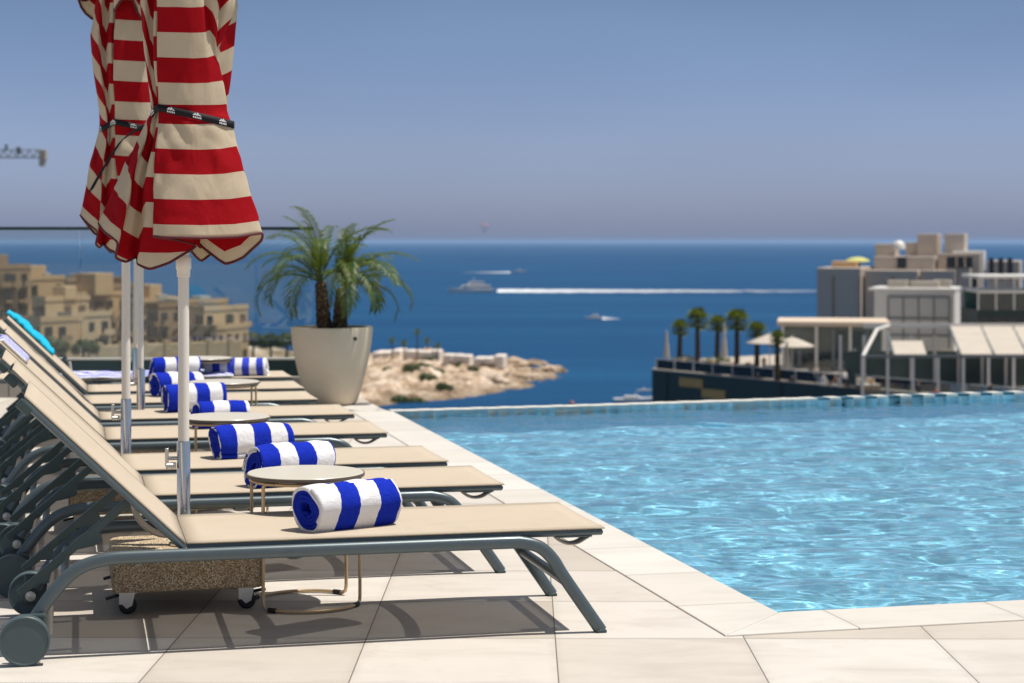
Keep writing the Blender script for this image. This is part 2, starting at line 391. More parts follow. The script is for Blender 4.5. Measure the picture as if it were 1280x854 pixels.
# parapet, dark channel, glass balustrade
M['parapet'] = simple('grey_block', (.36, .33, .29), .8, 0, .3, .2, 5, .3, 90)
M['channel'] = simple('dark_green_channel', (.018, .050, .055), .35, .3)
pw = thing('parapet_wall', 'low grey block wall across the end of the terrace carrying the glass screen', 'wall', (-7, PAR, 0))
for i in range(13): MB().box((-5.8 + i * .92, 0, .085), (.915, .22, .17), 0).build('wall_block', M['parapet'], pw, bevel=.006)
gb = thing('glass_balustrade', 'clear glass balustrade with thin dark top rail behind the last lounger', 'balustrade', (-7, PAR, .17))
MB().box((-.42, 0, .065), (12.06, .10, .13)).build('base_channel', M['channel'], gb, bevel=.003)
MB().box((-.42, 0, .137), (12.06, .14, .014)).build('channel_cap', simple('pale_cap', (.50, .48, .43), .5), gb)
def glass_mat():
    t = NT('balustrade_glass'); t.t.nodes.remove(t.b)
    tr = t.n('ShaderNodeBsdfTransparent'); tr.inputs[0].default_value = (.90, .95, .95, 1)
    gl = t.n('ShaderNodeBsdfGlossy'); gl.inputs['Roughness'].default_value = .01
    fr = t.n('ShaderNodeFresnel'); fr.inputs['IOR'].default_value = 1.5
    df = t.n('ShaderNodeBsdfDiffuse'); df.inputs[0].default_value = (.6, .66, .68, 1)
    a = t.n('ShaderNodeMixShader'); a.inputs[0].default_value = .03; t.l(tr.outputs[0], a.inputs[1]); t.l(df.outputs[0], a.inputs[2])
    b = t.n('ShaderNodeMixShader'); t.l(fr.outputs[0], b.inputs[0]); t.l(a.outputs[0], b.inputs[1]); t.l(gl.outputs[0], b.inputs[2]); t.l(b.outputs[0], t.out.inputs[0])
    return t.m
M['glass'] = glass_mat()
xe = (392 - 640) * PAR / F + 7
x1 = xe
for i in range(6):
    x0 = x1 - 1.9
    MB().box(((x0 + x1) / 2, 0, .665), (1.885, .016, 1.04)).build('glass_pane', M['glass'], gb); x1 = x0
MB().box((xe / 2 - 3.2, 0, 1.196), (xe + 6.4, .035, .026)).build('top_rail', M['channel'], gb)

# ------------------------------------------------------------------ sun loungers
# local frame: x along the lounger (0 at the foot tip, negative to the head), y 0 = near side, ground z 0
LW, ZS = .63, .335
HX, BL, BA = -1.335, .665, R(44)
def make_lounger(BA=BA):
    t = thing('sun_lounger', '', 'sun lounger')
    def fab(x0, x1, zf, name, nx_=24, ny_=10, sag=.008, par=t, tilt=0):
        m = MB(); ym, yM = .018, LW - .018
        def fn(i, j):
            a = i / (nx_ - 1); b = j / (ny_ - 1)
            x = x0 + (x1 - x0) * a; y = ym + (yM - ym) * b
            e = math.sin(math.pi * b) * (.35 + .65 * math.sin(math.pi * a))
            return Vector((x, y, zf - sag * e))
        m.grid(nx_, ny_, fn); return m
    s = fab(HX, 0, ZS, 'seat').build('seat_sling', M['fabric'], t, smooth=180)
    s.modifiers.new('thick', 'SOLIDIFY').thickness = .005
    m = MB(); nx_, ny_ = 14, 10
    def bf(i, j):
        a = i / (nx_ - 1) * BL; b = j / (ny_ - 1); e = .010 * math.sin(math.pi * b) * math.sin(math.pi * i / (nx_ - 1))
        return Vector((HX - .003 - a * math.cos(BA) + e * math.sin(BA), .018 + (LW - .036) * b, ZS + a * math.sin(BA) - e * math.cos(BA)))
    m.grid(nx_, ny_, bf); b = m.build('backrest_sling', M['fabric'], t, smooth=180); b.modifiers.new('thick', 'SOLIDIFY').thickness = -.005
    # seat frame under the sling
    f = MB()
    for y in (.03, LW - .03): f.tube([(HX, y, ZS - .016), (-.008, y, ZS - .016)], .011, 8)
    for x in (-.012, HX + .01): f.tube([(x, .03, ZS - .017), (x, LW - .03, ZS - .017)], .010, 8)
    f.build('seat_frame', M['frame'], t, smooth=40)
    for x in (-.52, -.98):
        f = MB(); f.tube([(x, .03 + (LW - .06) * k / 16, ZS - .018 - .085 * math.sin(math.pi * k / 16) ** .8) for k in range(17)], .026, 8, .25, up=(1, 0, 0)); f.build('bowed_strut', M['frame'], t, smooth=50)
    f = MB(); dx, dz = -math.cos(BA), math.sin(BA); nxo, nzo = .010 * math.sin(BA) * -1, -.010 * math.cos(BA)
    for y in (.026, LW - .026): f.tube([(HX + nxo, y, ZS - .012 + nzo), (HX + dx * BL + nxo, y, ZS - .012 + dz * BL + nzo)], .012, 8)
    for q in (BL - .012, BL * .35): f.tube([(HX + dx * q + nxo, .03, ZS - .012 + dz * q + nzo), (HX + dx * q + nxo, LW - .03, ZS - .012 + dz * q + nzo)], .011, 8)
    f.build('backrest_frame', M['frame'], t, smooth=40)
    # plastic corner catches at the top of the backrest
    for y in (.028, LW - .028):
        MB().box((0, 0, 0), (.05, .03, .032)).build('corner_cap', M['plastic'], t, bevel=.006, loc=(HX + dx * (BL - .01) - .012, y, ZS + dz * (BL - .01) - .03)).rotation_euler.y = BA
    # two side rails: wheel end - long straight - bent foot leg
    for y in (0, LW):
        p = smoothpath([(-1.80, y, .105), (-1.735, y, .20), (-1.665, y, .268), (-1.58, y, .296), (-1.48, y, .300)], 6)[:-1]
        p += [Vector((-1.48 + k * .15, y, .300)) for k in range(8)]
        p += smoothpath([(-.29, y, .300), (-.225, y, .283), (-.178, y, .240), (-.14, y, .180), (-.018, y, .004)], 6)
        MB().tube(p, .0205, 12, .74, up=(0, 0, 1)).build('side_rail', M['frame'], t, smooth=50)
        MB().box((-.020, y, .005), (.034, .038, .010)).build('foot_pad', M['plastic'], t, bevel=.003)
    MB().tube([(-.125, .0, .160), (-.125, LW, .160)], .016, 10).build('foot_crossbar', M['frame'], t, smooth=50)
    MB().tube([(-1.10, 0, .298), (-1.10, LW, .298)], .012, 8).build('mid_crossbar', M['frame'], t, smooth=50)
    pl = MB(); pl.box((-1.745, LW / 2, .135), (.018, LW - .04, .13)); pl.build('axle_plate', M['bracket'], t, bevel=.006)  # beige here puts the deck's reflection into the plate's colour
    for y, s in ((-.062, -1), (LW + .062, 1)):
        Mx = Matrix.Translation((-1.815, y, .075)) @ Matrix.Rotation(R(90), 4, 'X')
        wl = MB(); wl.lathe([(.0, -.0165), (.066, -.0165), (.067, -.0185), (.0715, -.0185), (.074, -.015), (.074, .015), (.0715, .0185), (.067, .0185), (.066, .0165), (.0, .0165)], 48, (0, 0, 0), Mx)
        wo = wl.build('wheel', M['wheel'], t, smooth=25)
        hb = MB(); hb.lathe([(0, -s * .0), (.013, 0), (.013, s * .040), (.017, s * .042), (.017, s * .056), (0, s * .058)], 16, (0, 0, 0), Mx); hb.build('hub', M['zinc'], wo, smooth=35)
        g = MB(); g.box((-1.795, y - s * .032, .095), (.085, .016, .105)); g.build('wheel_bracket', M['plastic'], t, bevel=.012)
    # ratchet arms that prop the backrest
    for y in (.10, LW - .10):
        a, b2 = Vector((HX - .17, y, ZS + .125)), Vector((-1.835, y, .185))
        m = MB(); dr = (b2 - a).normalized(); nn = Vector((dr.z, 0, -dr.x))
        if nn.z > 0: nn = -nn
        out = [a + nn * -.012, a.lerp(b2, .5) + nn * -.012, b2 + nn * -.012, b2 + nn * .010, a.lerp(b2, .86) + nn * .014, a.lerp(b2, .80) + nn * .034,
               a.lerp(b2, .74) + nn * .014, a.lerp(b2, .50) + nn * .012, a.lerp(b2, .40) + nn * .036, a.lerp(b2, .33) + nn * .044, a.lerp(b2, .30) + nn * .014, a + nn * .012]
        n = len(m.v)
        for yy in (y - .011, y + .011):
            for q in out: m.v.append(Vector((q.x, yy, q.z)))
        kk = len(out); m.f.append(tuple(range(n, n + kk))); m.m.append(0); m.f.append(tuple(reversed(range(n + kk, n + 2 * kk)))); m.m.append(0)
        for i in range(kk): j = (i + 1) % kk; m.quad(n + j, n + i, n + kk + i, n + kk + j)
        m.build('support_arm', M['plastic'], t, bevel=.003)
    MB().tube([(-1.70, .0, .235), (-1.70, LW, .235)], .013, 8).build('rest_bar', M['frame'], t, smooth=50)
    # hand grips under the foot end and by the hinge
    for x, y in ((-.115, .05), (-.115, LW - .05)):
        m = MB(); pr = smoothpath([(-.055, 0, .002), (-.038, 0, -.012), (-.012, 0, -.022), (.018, 0, -.020), (.045, 0, -.006), (.06, 0, .002)], 5)
        m.tube(pr, .028, 10, .20, up=(0, 1, 0)); m.build('under_grip', M['bracket'], t, smooth=50, loc=(x + .01, y, ZS - .030)); MB().box((x + .015, y, ZS - .0285), (.12, .05, .006)).build('grip_plate', M['frame'], t, bevel=.002)
    m = MB(); m.tube(smoothpath([(HX - .15, LW - .07, ZS + .09), (HX - .13, LW - .07, ZS + .0), (HX - .06, LW - .07, ZS - .055), (HX + .03, LW - .07, ZS - .05)], 5), .036, 8, .3, up=(0, 1, 0)); m.build('hinge_grip', M['bracket'], t, smooth=50)
    return t
tips = [(758, 660), (632, 605.5), (562, 576.5), (486, 541), (445, 517.5), (398, 499), (381, 485), (366, 471)]
names = ['nearest tan sun lounger with the white-ended towel roll, its whole side in view',
         'tan sun lounger second from the camera, standing behind the front round table',
         'tan sun lounger third from the camera, blue-ended towel roll left of its middle',
         'tan sun lounger fourth from the camera, its towel half hidden by the second round table',
         'tan sun lounger fifth from the camera, its foot nearest the big pot',
         'tan sun lounger sixth from the camera, its foot end just left of the pot base',
         'tan sun lounger seventh from the camera, cyan towel over the edge of its backrest',
         'farthest tan sun lounger, laid flat before the glass under a spread striped towel']
proto = make_lounger(); loungers = []
for i, (px, py) in enumerate(tips):
    o = proto if i == 0 else make_lounger(R(2)) if i == 7 else copy_tree(proto)
    p = G(px, py, ZS); o.location = (p.x, p.y, 0); o.rotation_euler.z = TH + R([-.3, 0, .4, -.2, .3, 0, -.3, 0][i])
    tag(o, names[i], 'sun lounger', 'row of tan sun loungers along the pool'); loungers.append(o)

# ------------------------------------------------------------------ towels
def make_roll(rad=.078, length=.36, turns=4.6, mat='towel', seed=0):
    # a sheet wound into a spiral and extruded along x
    m = MB(); na, nl = int(turns * 26), 30
    th = .0135
    def fn(i, j):
        a = i / (na - 1); x = (j / (nl - 1) - .5); g = turns * 2 * math.pi * a
        r = rad - th * turns * (1 - a) * .98
        r = max(.008, r)
        e = 1 - .07 * abs(2 * x) ** 6
        w_ = noise.noise(Vector((x * 5 + seed, math.cos(g) * 1.3, math.sin(g) * 1.3 + a))) * .006
        xe_ = length * x + (.010 * math.sin(g * 1.0 + seed) + .006 * noise.noise(Vector((g, seed, j > nl / 2)))) * abs(2 * x) ** 3
        yy, zz = math.cos(-g + .6) * (r * e + w_), math.sin(-g + .6) * (r * e + w_)
        if zz < -.9 * rad + .01: zz = -.9 * rad + .01 + (zz + .9 * rad - .01) * .3
        return (xe_, yy, zz)
    def fuv(i, j): return (length * (j / (nl - 1)), (i / (na - 1)))
    m.grid(na, nl, fn, fuv); o = m.build('towel_roll', M[mat], None, smooth=180)
    s = o.modifiers.new('thick', 'SOLIDIFY'); s.thickness = .011; s.offset = -1
    return o
tw = [  # left end px, right end px, base py on the seat, stripe set, radius
    (362, 502, 659, 'towel', .078, 8, 'rolled striped towel with white outer end on the nearest lounger'),
    (301, 420, 606, 'towel_blue', .080, 6, 'rolled blue and white towel behind the front round table'),
    (258, 369, 570, 'towel_blue', .072, 5, 'rolled striped towel in full view on the third lounger'),
    (238, 310, 534, 'towel_blue', .068, 3, 'striped towel roll partly hidden behind the second round table'),
    (198, 285, 513, 'towel_blue', .075, 4, 'striped towel roll just left of the front pole on the fifth lounger'),
    (186, 254, 494, 'towel_blue', .072, 3, 'striped towel roll on the sixth lounger, between two other rolls'),
    (183, 251, 474, 'towel_blue', .074, 3, 'farthest blue-ended towel roll, on the seventh lounger')]
for i, (l, r, by, mt, rad, ex, lab) in enumerate(tw):
    cx = (l + r) / 2; p = G(cx, by, ZS)
    ln = (r - l) * p.y / F / math.cos(TH) * .97 - 2 * rad * .28
    o = make_roll(rad, ln, 4.6 + .3 * (i % 3), mt, i * 3.7)
    o.location = (p.x, p.y + rad * .55, ZS + rad * .93 - .006); o.rotation_euler = (R(-62 - i * 20 % 50), 0, TH + R([27, 22, 17, 9, 19, 20, 14][i]))
    tag(o, lab, 'towel', 'rolled striped pool towels on the loungers')
# spread towel on the last lounger, loose roll at its end, cyan towel on a backrest, towel hung at the head
def cloth(name, fn, n1, n2, mat, lab, th=.012, group=None):
    m = MB(); m.grid(n1, n2, lambda i, j: fn(i / (n1 - 1), j / (n2 - 1)), lambda i, j: (j / (n2 - 1) * .9, .9))
    o = m.build(name, mat, None, smooth=180); s = o.modifiers.new('thick', 'SOLIDIFY'); s.thickness = th; s.offset = 1
    return tag(o, lab, 'towel', group)
def onl(i, x, y, z): return loungers[i].matrix_basis @ Vector((x, y, z))
bpy.context.view_layer.update()
cloth('spread_towel', lambda a, b: onl(7, -1.62 + a * 1.22, .02 + b * .60, ZS + .004 + .022 * abs(noise.noise(Vector((a * 7, b * 4, 3)))) + .05 * a * (1 - a) * noise.noise(Vector((a * 9, b * 2, 7)))), 40, 24, M['towel_flat'], 'spread blue and white towel lying on the farthest lounger seat')
o = make_roll(.062, .42, 3.2, 'towel_flat', 31); o.name = 'loose_towel_roll'; p = onl(7, -.36, .25, ZS + .05); o.location = p; o.rotation_euler = (.5, 0, TH - R(9)); tag(o, 'loosely bundled pale striped towel under the farthest round table', 'towel')
def backpt(i, q, y, off):
    return onl(i, HX - q * math.cos(BA) + off * math.sin(BA), y, ZS + q * math.sin(BA) + off * math.cos(BA))
def cy(a, b):
    y = LW - .36 + b * .40; ov = max(0, b - .70) / .30
    p = backpt(6, .30 + a * .39, min(y, LW + .006), .012 + .040 * math.sin(math.pi * min(1, a * 1.05)) ** .6 * (.15 + .85 * b) * (.7 + .6 * noise.noise(Vector((a * 5, b * 3, 4)))) + .02 * abs(noise.noise(Vector((a * 8, b * 5, 1)))))
    if ov > 0: p.z -= ov * .10
    return p
cloth('draped_towel', cy, 30, 18, M['cyan'], 'bright cyan towel draped over the edge of a far backrest', .014)
def hg(a, b):
    g = a * 2 - 1; z = .0
    q = BL + .004 - abs(g) * .16 if g < 0 else BL + .004
    p = backpt(3, q, .10 + b * .40, .014)
    if g > 0: p = p + Vector((-V.x * .02, -V.y * .02, -g * .17 + .01 * math.sin(b * 9)))
    return p
cloth('hanging_towel', hg, 22, 20, M['towel_flat'], 'striped blue towel hanging over a backrest top at the left edge', .012)

# ------------------------------------------------------------------ round side tables
def make_table():
    t = thing('side_table', '', 'table')
    r, zt = .205, .455
    tp = MB(); tp.lathe([(0, zt - .004), (r - .004, zt - .004), (r - .003, zt), (r - .006, zt + .003), (0, zt + .004)], 64); tp.build('table_top', M['tabletop'], t, smooth=40)
    ed = MB(); ed.lathe([(r - .006, zt - .012), (r, zt - .010), (r + .001, zt - .002), (r - .001, zt + .0015)], 64); ed.build('table_edge', M['tableedge'], t, smooth=60)
    un = MB(); un.lathe([(0, zt - .0125), (r - .006, zt - .0122)], 48); un.build('table_underside', M['tableedge'], t)
    rr = .192
    for a0, a1 in ((-6, -132), (174, 48)):
        P = []; n = 18
        c = lambda a, z, q=rr: Vector((q * math.cos(R(a)), q * math.sin(R(a)), z))
        d_ = (a1 - a0)
        P += [c(a0 + d_ * .12, zt - .02), c(a0 + d_ * .03, zt - .021), c(a0, zt - .034)]
        P += [c(a0, zt - .06 - k * .08) for k in range(5)]
        P += [c(a0, .034), c(a0 + d_ * .012, .016), c(a0 + d_ * .05, .008)]
        P += [c(a0 + d_ * (.05 + .90 * k / n), .008) for k in range(1, n)]
        P += [c(a0 + d_ * .95, .008), c(a0 + d_ * .988, .016), c(a1, .034)]
        P += [c(a1, zt - .06 - (4 - k) * .08) for k in range(5)]
        P += [c(a1, zt - .034), c(a1 - d_ * .03, zt - .021), c(a1 - d_ * .12, zt - .02)]
        MB().tube(P, .0062, 8, up=(1, .2, 0)).build('leg_hoop', M['bronze'], t, smooth=60)
        for e in (.10, .90):
            q = [c(a0 + d_ * (e + k * .012), .0085) for k in range(-3, 4)]; MB().tube(q, .0085, 8).build('floor_glide', M['rubber'], t, smooth=60)
    MB().tube([Vector((.19 * math.cos(g), .19 * math.sin(g), zt - .020)) for g in [2 * math.pi * k / 40 for k in range(40)]], .006, 6, closed=True).build('top_ring', M['bronze'], t, smooth=60)
    return t
tb = make_table()
tl = [(382, 589.5, 'front round side table, nearest of the four, beside the second lounger'),
      (282, 520, 'round side table behind the front umbrella pole, in front of the fourth towel'),
      (280, 476.5, 'round side table third from the camera, beside two far towel rolls'),
      (253, 447, 'farthest round side table, against the dark base of the glass')]
for i, (px, py, lab) in enumerate(tl):
    o = tb if i == 0 else copy_tree(tb); p = G(px, py, .459); o.location = (p.x, p.y, 0); o.rotation_euler.z = R([0, 7, -5, 4][i]); tag(o, lab, 'table', 'round side tables between the loungers')

# ------------------------------------------------------------------ closed parasols
def make_canopy(t, seed, hk=1.0):
    hem = [(-.305, .03, 1.327), (-.262, -.05, 1.292), (-.208, -.135, 1.257), (-.218, -.105, 1.205), (-.190, -.085, 1.190, 1.155), (-.160, -.045, 1.205, 1.140), (-.128, -.140, 1.180, 1.18), (-.085, -.160, 1.166, 1.178),
           (-.02, -.150, 1.188, 1.178), (.062, -.12, 1.243, 1.185), (.0, -.135, 1.265), (-.073, -.185, 1.277), (-.02, -.205, 1.274), (.10, -.198, 1.272), (.21, -.155, 1.276), (.290, -.10, 1.288), (.284, -.07, 1.262),
           (.22, -.055, 1.205), (.155, -.045, 1.182), (.105, -.04, 1.215), (.065, -.03, 1.25), (.15, .05, 1.22), (.245, .13, 1.25), (.12, .10, 1.19), (.05, .09, 1.25), (.09, .20, 1.20),
           (.10, .285, 1.26), (.03, .18, 1.19), (-.02, .13, 1.25), (-.10, .19, 1.21), (-.19, .25, 1.27), (-.15, .13, 1.22), (-.10, .06, 1.26), (-.14, .03, 1.235), (-.21, .055, 1.25)]
    ref = [h[3] if len(h) > 3 else h[2] for h in hem]; ref[3] = 1.172; hem = [h[:3] for h in hem]
    mid = [(-.112, .02), (-.104, -.03), (-.093, -.065), (-.088, -.06), (-.082, -.058), (-.076, -.056), (-.070, -.075), (-.062, -.088),
           (-.045, -.085), (-.015, -.075), (-.035, -.085), (-.064, -.108), (-.02, -.124), (.05, -.128), (.11, -.100), (.158, -.045), (.150, -.03),
           (.12, -.03), (.09, -.025), (.06, -.02), (.045, -.01), (.10, .02), (.145, .06), (.09, .06), (.035, .05), (.06, .09),
           (.06, .125), (.02, .09), (-.015, .07), (-.05, .09), (-.09, .105), (-.075, .06), (-.05, .03), (-.065, .02), (-.085, .03)]
    top = [(-.155, .02), (-.150, -.03), (-.135, -.065), (-.118, -.05), (-.105, -.042), (-.098, -.045), (-.092, -.075), (-.080, -.095),
           (-.055, -.080), (-.02, -.06), (-.045, -.080), (-.068, -.118), (-.02, -.135), (.045, -.140), (.080, -.125), (.088, -.095), (.115, -.105),
           (.135, -.10), (.138, -.07), (.165, -.075), (.185, -.05), (.14, .01), (.175, .07), (.10, .07), (.05, .04), (.09, .12),
           (.08, .165), (.03, .10), (-.015, .07), (-.06, .12), (-.12, .14), (-.09, .06), (-.06, .03), (-.09, .02), (-.13, .03)]
    hem = [(x * hk, y * hk, z) for x, y, z in hem]
    N = len(hem); sub = 6
    def dense(L):
        out = []
        for i in range(N):
            p0, p1, p2, p3 = [Vector((*L[(i + k) % N], 0)[:3]) for k in (-1, 0, 1, 2)]
            for k in range(sub):
                s = k / sub; sp = .5 * ((2 * p1) + (p2 - p0) * s + (2 * p0 - 5 * p1 + 4 * p2 - p3) * s * s + (3 * p1 - p0 - 3 * p2 + p3) * s ** 3)
                out.append(p1.lerp(p2, s) * .45 + sp * .55)
        return out
    Hm, Md, Tp = dense(hem), dense(mid), dense(top); K = len(Hm)
    Rf = [ref[k // sub] + (ref[(k // sub + 1) % N] - ref[k // sub]) * (k % sub) / sub for k in range(K)]
    ZM, ZT, ZA = 1.712, 2.10, 2.62
    rows = []
    n1, n2 = 34, 40
    for r in range(n1 + 1):                       # strap -> hem
        a = r / n1; e = a ** .92; row = []
        for k in range(K):
            h_ = Hm[k]; m_ = Md[k]
            p = Vector((m_.x + (h_.x - m_.x) * e, m_.y + (h_.y - m_.y) * e, ZM + (h_.z - ZM) * a))
            nz = noise.noise(Vector((p.x * 9 + seed, p.y * 9, p.z * 5))); n3 = noise.noise(Vector((p.x * 22, p.y * 22 + seed, p.z * 14)))
            g = math.sin(math.pi * min(1, a * 1.15)) if a < .87 else .4
            cr_ = abs(noise.noise(Vector((p.x * 13 + p.z * 6, p.y * 9 + seed, p.z * 8)))) * math.exp(-a * 3.2)
            p.x += nz * .014 * g + n3 * .006 * g; p.y += nz * .018 * g + n3 * .010 * g - cr_ * .030 * min(1, a * 12)
            row.append((p, p.z - Rf[k] + (1.2 - h_.z) * 0))
        rows.append(row)
    up = []
    for r in range(1, n2 + 1):                    # strap -> under the vent
        z = ZM + (ZA - ZM) * r / n2; row = []
        for k in range(K):
            if z < ZT: a = (z - ZM) / (ZT - ZM); a = a * a * (3 - 2 * a) * .7 + a * .3; q = Md[k].lerp(Tp[k], a)
            else:
                a = (z - ZT) / (ZA - ZT); q = Tp[k] * (1 - .55 * a)
            p = Vector((q.x, q.y, z)); nz = noise.noise(Vector((p.x * 12 + seed, p.y * 12, p.z * 4)))
            n3 = noise.noise(Vector((p.x * 30, p.y * 30 + seed, p.z * 9)))
            p.x += nz * .010 + n3 * .003; p.y += nz * .012 + n3 * .004
            row.append((p, (ZM - Rf[k]) + (z - ZM) + .03 * min(1, (z - ZM) / .03)))
        up.append(row)
    allr = list(reversed(up)) + rows
    m = MB()
    m.grid(K + 1, len(allr), lambda i, j: allr[j][i % K][0], lambda i, j: (i / K, allr[j][i % K][1]))
    c = m.build('canopy', M['canopy'], t, smooth=180); s = c.modifiers.new('thick', 'SOLIDIFY'); s.thickness = .0018
    pp = [rows[-1][k][0] for k in range(K)]
    MB().tube(pp, .0048, 6, closed=True).build('hem_piping', M['piping'], c, smooth=180)
    return rows, up
def make_umbrella(seed, tail=False, hk=1.0):
    t = thing('closed_umbrella', '', 'umbrella')
    rows, up = make_canopy(t, seed, hk)
    # strap: the hull of the gathered cloth a little above the waist, sloping down to the right
    ring = []
    pts = [p for rw in rows[:7] + up[:5] for p, q in rw if abs(p.z - (1.700 - (p.x - .03) * .22)) < .024]
    n = 60
    for k in range(n):
        g = 2 * math.pi * k / n; dv = Vector((math.cos(g), math.sin(g), 0)); ctr = Vector((.025, -.005, 0))
        best = max((p - ctr).dot(dv) for p in pts)
        ring.append((g, best))
    sp = []
    for k in range(n):                       # support function -> hull point
        g, h_ = ring[k]; h2 = ring[(k + 1) % n][1]; h0 = ring[k - 1][1]; dh = (h2 - h0) / (2 * 2 * math.pi / n)
        dv = Vector((math.cos(g), math.sin(g), 0)); tv = Vector((-math.sin(g), math.cos(g), 0))
        x = ctr + dv * (h_ + .003) + tv * dh; x.z = 1.700 - (x.x - .03) * .22 + (-.035 if x.x < -.075 else 0) * min(1, (-.075 - x.x) / .03) ; sp.append(x)
    for _ in range(2): sp = [(sp[k - 1] + sp[k] * 2 + sp[(k + 1) % n]) / 4 for k in range(n)]
    m = MB(); HB = .0125
    m.grid(n + 1, 2, lambda i, j: sp[i % n] + Vector((0, 0, HB * (1 - 2 * j)))); st = m.build('tie_strap', M['strap'], t, smooth=180)
    sm = st.modifiers.new('thick', 'SOLIDIFY'); sm.thickness = .003; sm.offset = 0
    # the little white emblem printed along the strap: a mountain over a row of letters
    L = [0]
    for k in range(n): L.append(L[-1] + (sp[(k + 1) % n] - sp[k]).length)
    def on(s, h, off=.0035):
        s = s % L[-1]; k = max(i for i in range(n) if L[i] <= s); f = (s - L[k]) / (L[k + 1] - L[k]); a, b = sp[k], sp[(k + 1) % n]
        tg = (b - a).normalized(); nr = Vector((tg.y, -tg.x, 0)).normalized(); return a.lerp(b, f) + nr * off + Vector((0, 0, h))
    e = MB(); s = .03
    while s < L[-1] - .03:
        for poly in ([(-.016, .001), (-.006, .010), (-.002, .006), (-.007, .001)], [(-.005, .001), (.002, .0125), (.008, .006), (.003, .001)], [(.005, .001), (.009, .0065), (.016, .001)]):
            e.face([on(s + x, z) for x, z in poly])
        for q in range(5):
            x = -.014 + q * .0062
            e.face([on(s + x, -.0085), on(s + x + .0042, -.0085), on(s + x + .0042, -.0025), on(s + x, -.0025)])
        s += .095
    e.build('strap_print', M['print'], st)
    if tail:
        m = MB(); tp = smoothpath([(.09, -.160, 1.715), (.03, -.170, 1.69), (-.04, -.165, 1.64), (-.085, -.150, 1.575), (-.13, -.130, 1.50), (-.17, -.11, 1.425)], 6)
        m.grid(len(tp), 2, lambda i, j: tp[i] + Vector((.013, -.006, .013)) * (1 - 2 * j)); q = m.build('strap_tail', M['strap'], st, smooth=180); q.modifiers.new('thick', 'SOLIDIFY').thickness = .003
    # pole, finial, vent
    m = MB(); m.lathe([(.0195, .155), (.0195, 2.72)], 24); m.build('pole', M['pole'], t, smooth=60)
    m = MB(); m.lathe([(.0205, 1.135), (.0235, 1.138), (.0235, 1.160), (.027, 1.165), (.027, 1.20), (.021, 1.21)], 24); m.build('runner', M['pole'], t, smooth=40)
    m = MB(); m.lathe([(.001, 2.82), (.018, 2.80), (.022, 2.77), (.014, 2.74), (.03, 2.72), (.05, 2.69), (.001, 2.68)], 20); m.build('finial', M['pole'], t, smooth=50)
    m = MB(); nn, mm = 97, 16
    def vent(i, j):
        g = 2 * math.pi * i / (nn - 1); a = j / (mm - 1); rr = .045 + a * (.135 + .05 * math.sin(g * 7 + seed) + .028 * math.sin(g * 3 + 1 + seed))
        z = 2.70 - a * (.46 + .05 * math.cos(g * 7 + seed) + .05 * math.sin(g * 2 + seed))
        return (rr * math.cos(g + .4 * a) + .01, rr * math.sin(g + .4 * a), z)
    m.grid(nn, mm, vent, lambda i, j: (i / nn, (1 - j / (mm - 1)) * .4)); vc = m.build('vent_cap', M['canopy'], t, smooth=180); vc.modifiers.new('thick', 'SOLIDIFY').thickness = .0018
    MB().tube([Vector(vent(i, mm - 1)) for i in range(nn - 1)], .0055, 6, closed=True).build('hem_piping', M['piping'], vc, smooth=180)
    return t
def make_base():
    t = thing('umbrella_base', '', 'umbrella base')
    m = MB(); m.box((0, 0, .1375), (.50, .50, .115)); m.build('ballast_block', M['aggregate'], t, bevel=.010)
    for x, y in ((-.20, -.19), (.20, -.19), (-.20, .19), (.20, .19)):
        b = MB(); b.box((x, y, .076), (.062, .052, .006)); b.box((x - .022, y, .055), (.010, .036, .04)); 
        for s in (-.016, .016):
            k = len(b.v); ps = [(-.026, .074), (.026, .074), (.016, .030), (-.002, .020), (-.016, .034)]
            for yy in (y + s - .0015, y + s + .0015): b.v += [Vector((x + p, yy, z)) for p, z in ps]
            b.f.append((k, k + 1, k + 2, k + 3, k + 4)); b.m.append(0); b.f.append((k + 9, k + 8, k + 7, k + 6, k + 5)); b.m.append(0)
            for i in range(5): j = (i + 1) % 5; b.quad(k + j, k + i, k + 5 + i, k + 5 + j)
        co_ = b.build('caster', M['zinc'], t)
        Mx = Matrix.Translation((x + .002, y, .030)) @ Matrix.Rotation(R(90), 4, 'X')
        MB().lathe([(0, -.013), (.024, -.013), (.030, -.008), (.030, .008), (.024, .013), (0, .013)], 24, (0, 0, 0), Mx).build('caster_wheel', M['rubber'], co_, smooth=35)
        b = MB(); b.box((0, 0, 0), (.055, .028, .007)); bk = b.build('brake_tab', M['rubber'], co_, bevel=.002, loc=(x - .045 if x < 0 else x + .04, y, .060)); bk.rotation_euler.y = R(-14 if x < 0 else -8)
    m = MB(); m.lathe([(.030, .195), (.030, .203), (.0235, .206), (.0235, .555), (.0215, .560), (.0200, .558)], 28); m.build('pole_socket', M['steel'], t, smooth=40)
    m = MB(); m.tube([(-.022, 0, .50), (-.052, 0, .50)], .007, 8); m.box((-.058, 0, .505), (.012, .022, .062)); m.box((-.036, .0, .475), (.02, .02, .02)); m.tube([(-.036, -.01, .475), (-.062, -.012, .475)], .010, 10)
    m.build('clamp_knob', M['zinc'], t, smooth=40, bevel=.002)
    m = MB(); m.lathe([(.0275, .198), (.052, .198), (.052, .204), (.0275, .204)], 28); m.build('socket_flange', M['steel'], t, smooth=40)
    return t
ub, bb = make_umbrella(1.3), make_base(); ub2 = make_umbrella(5.1, True, .64)
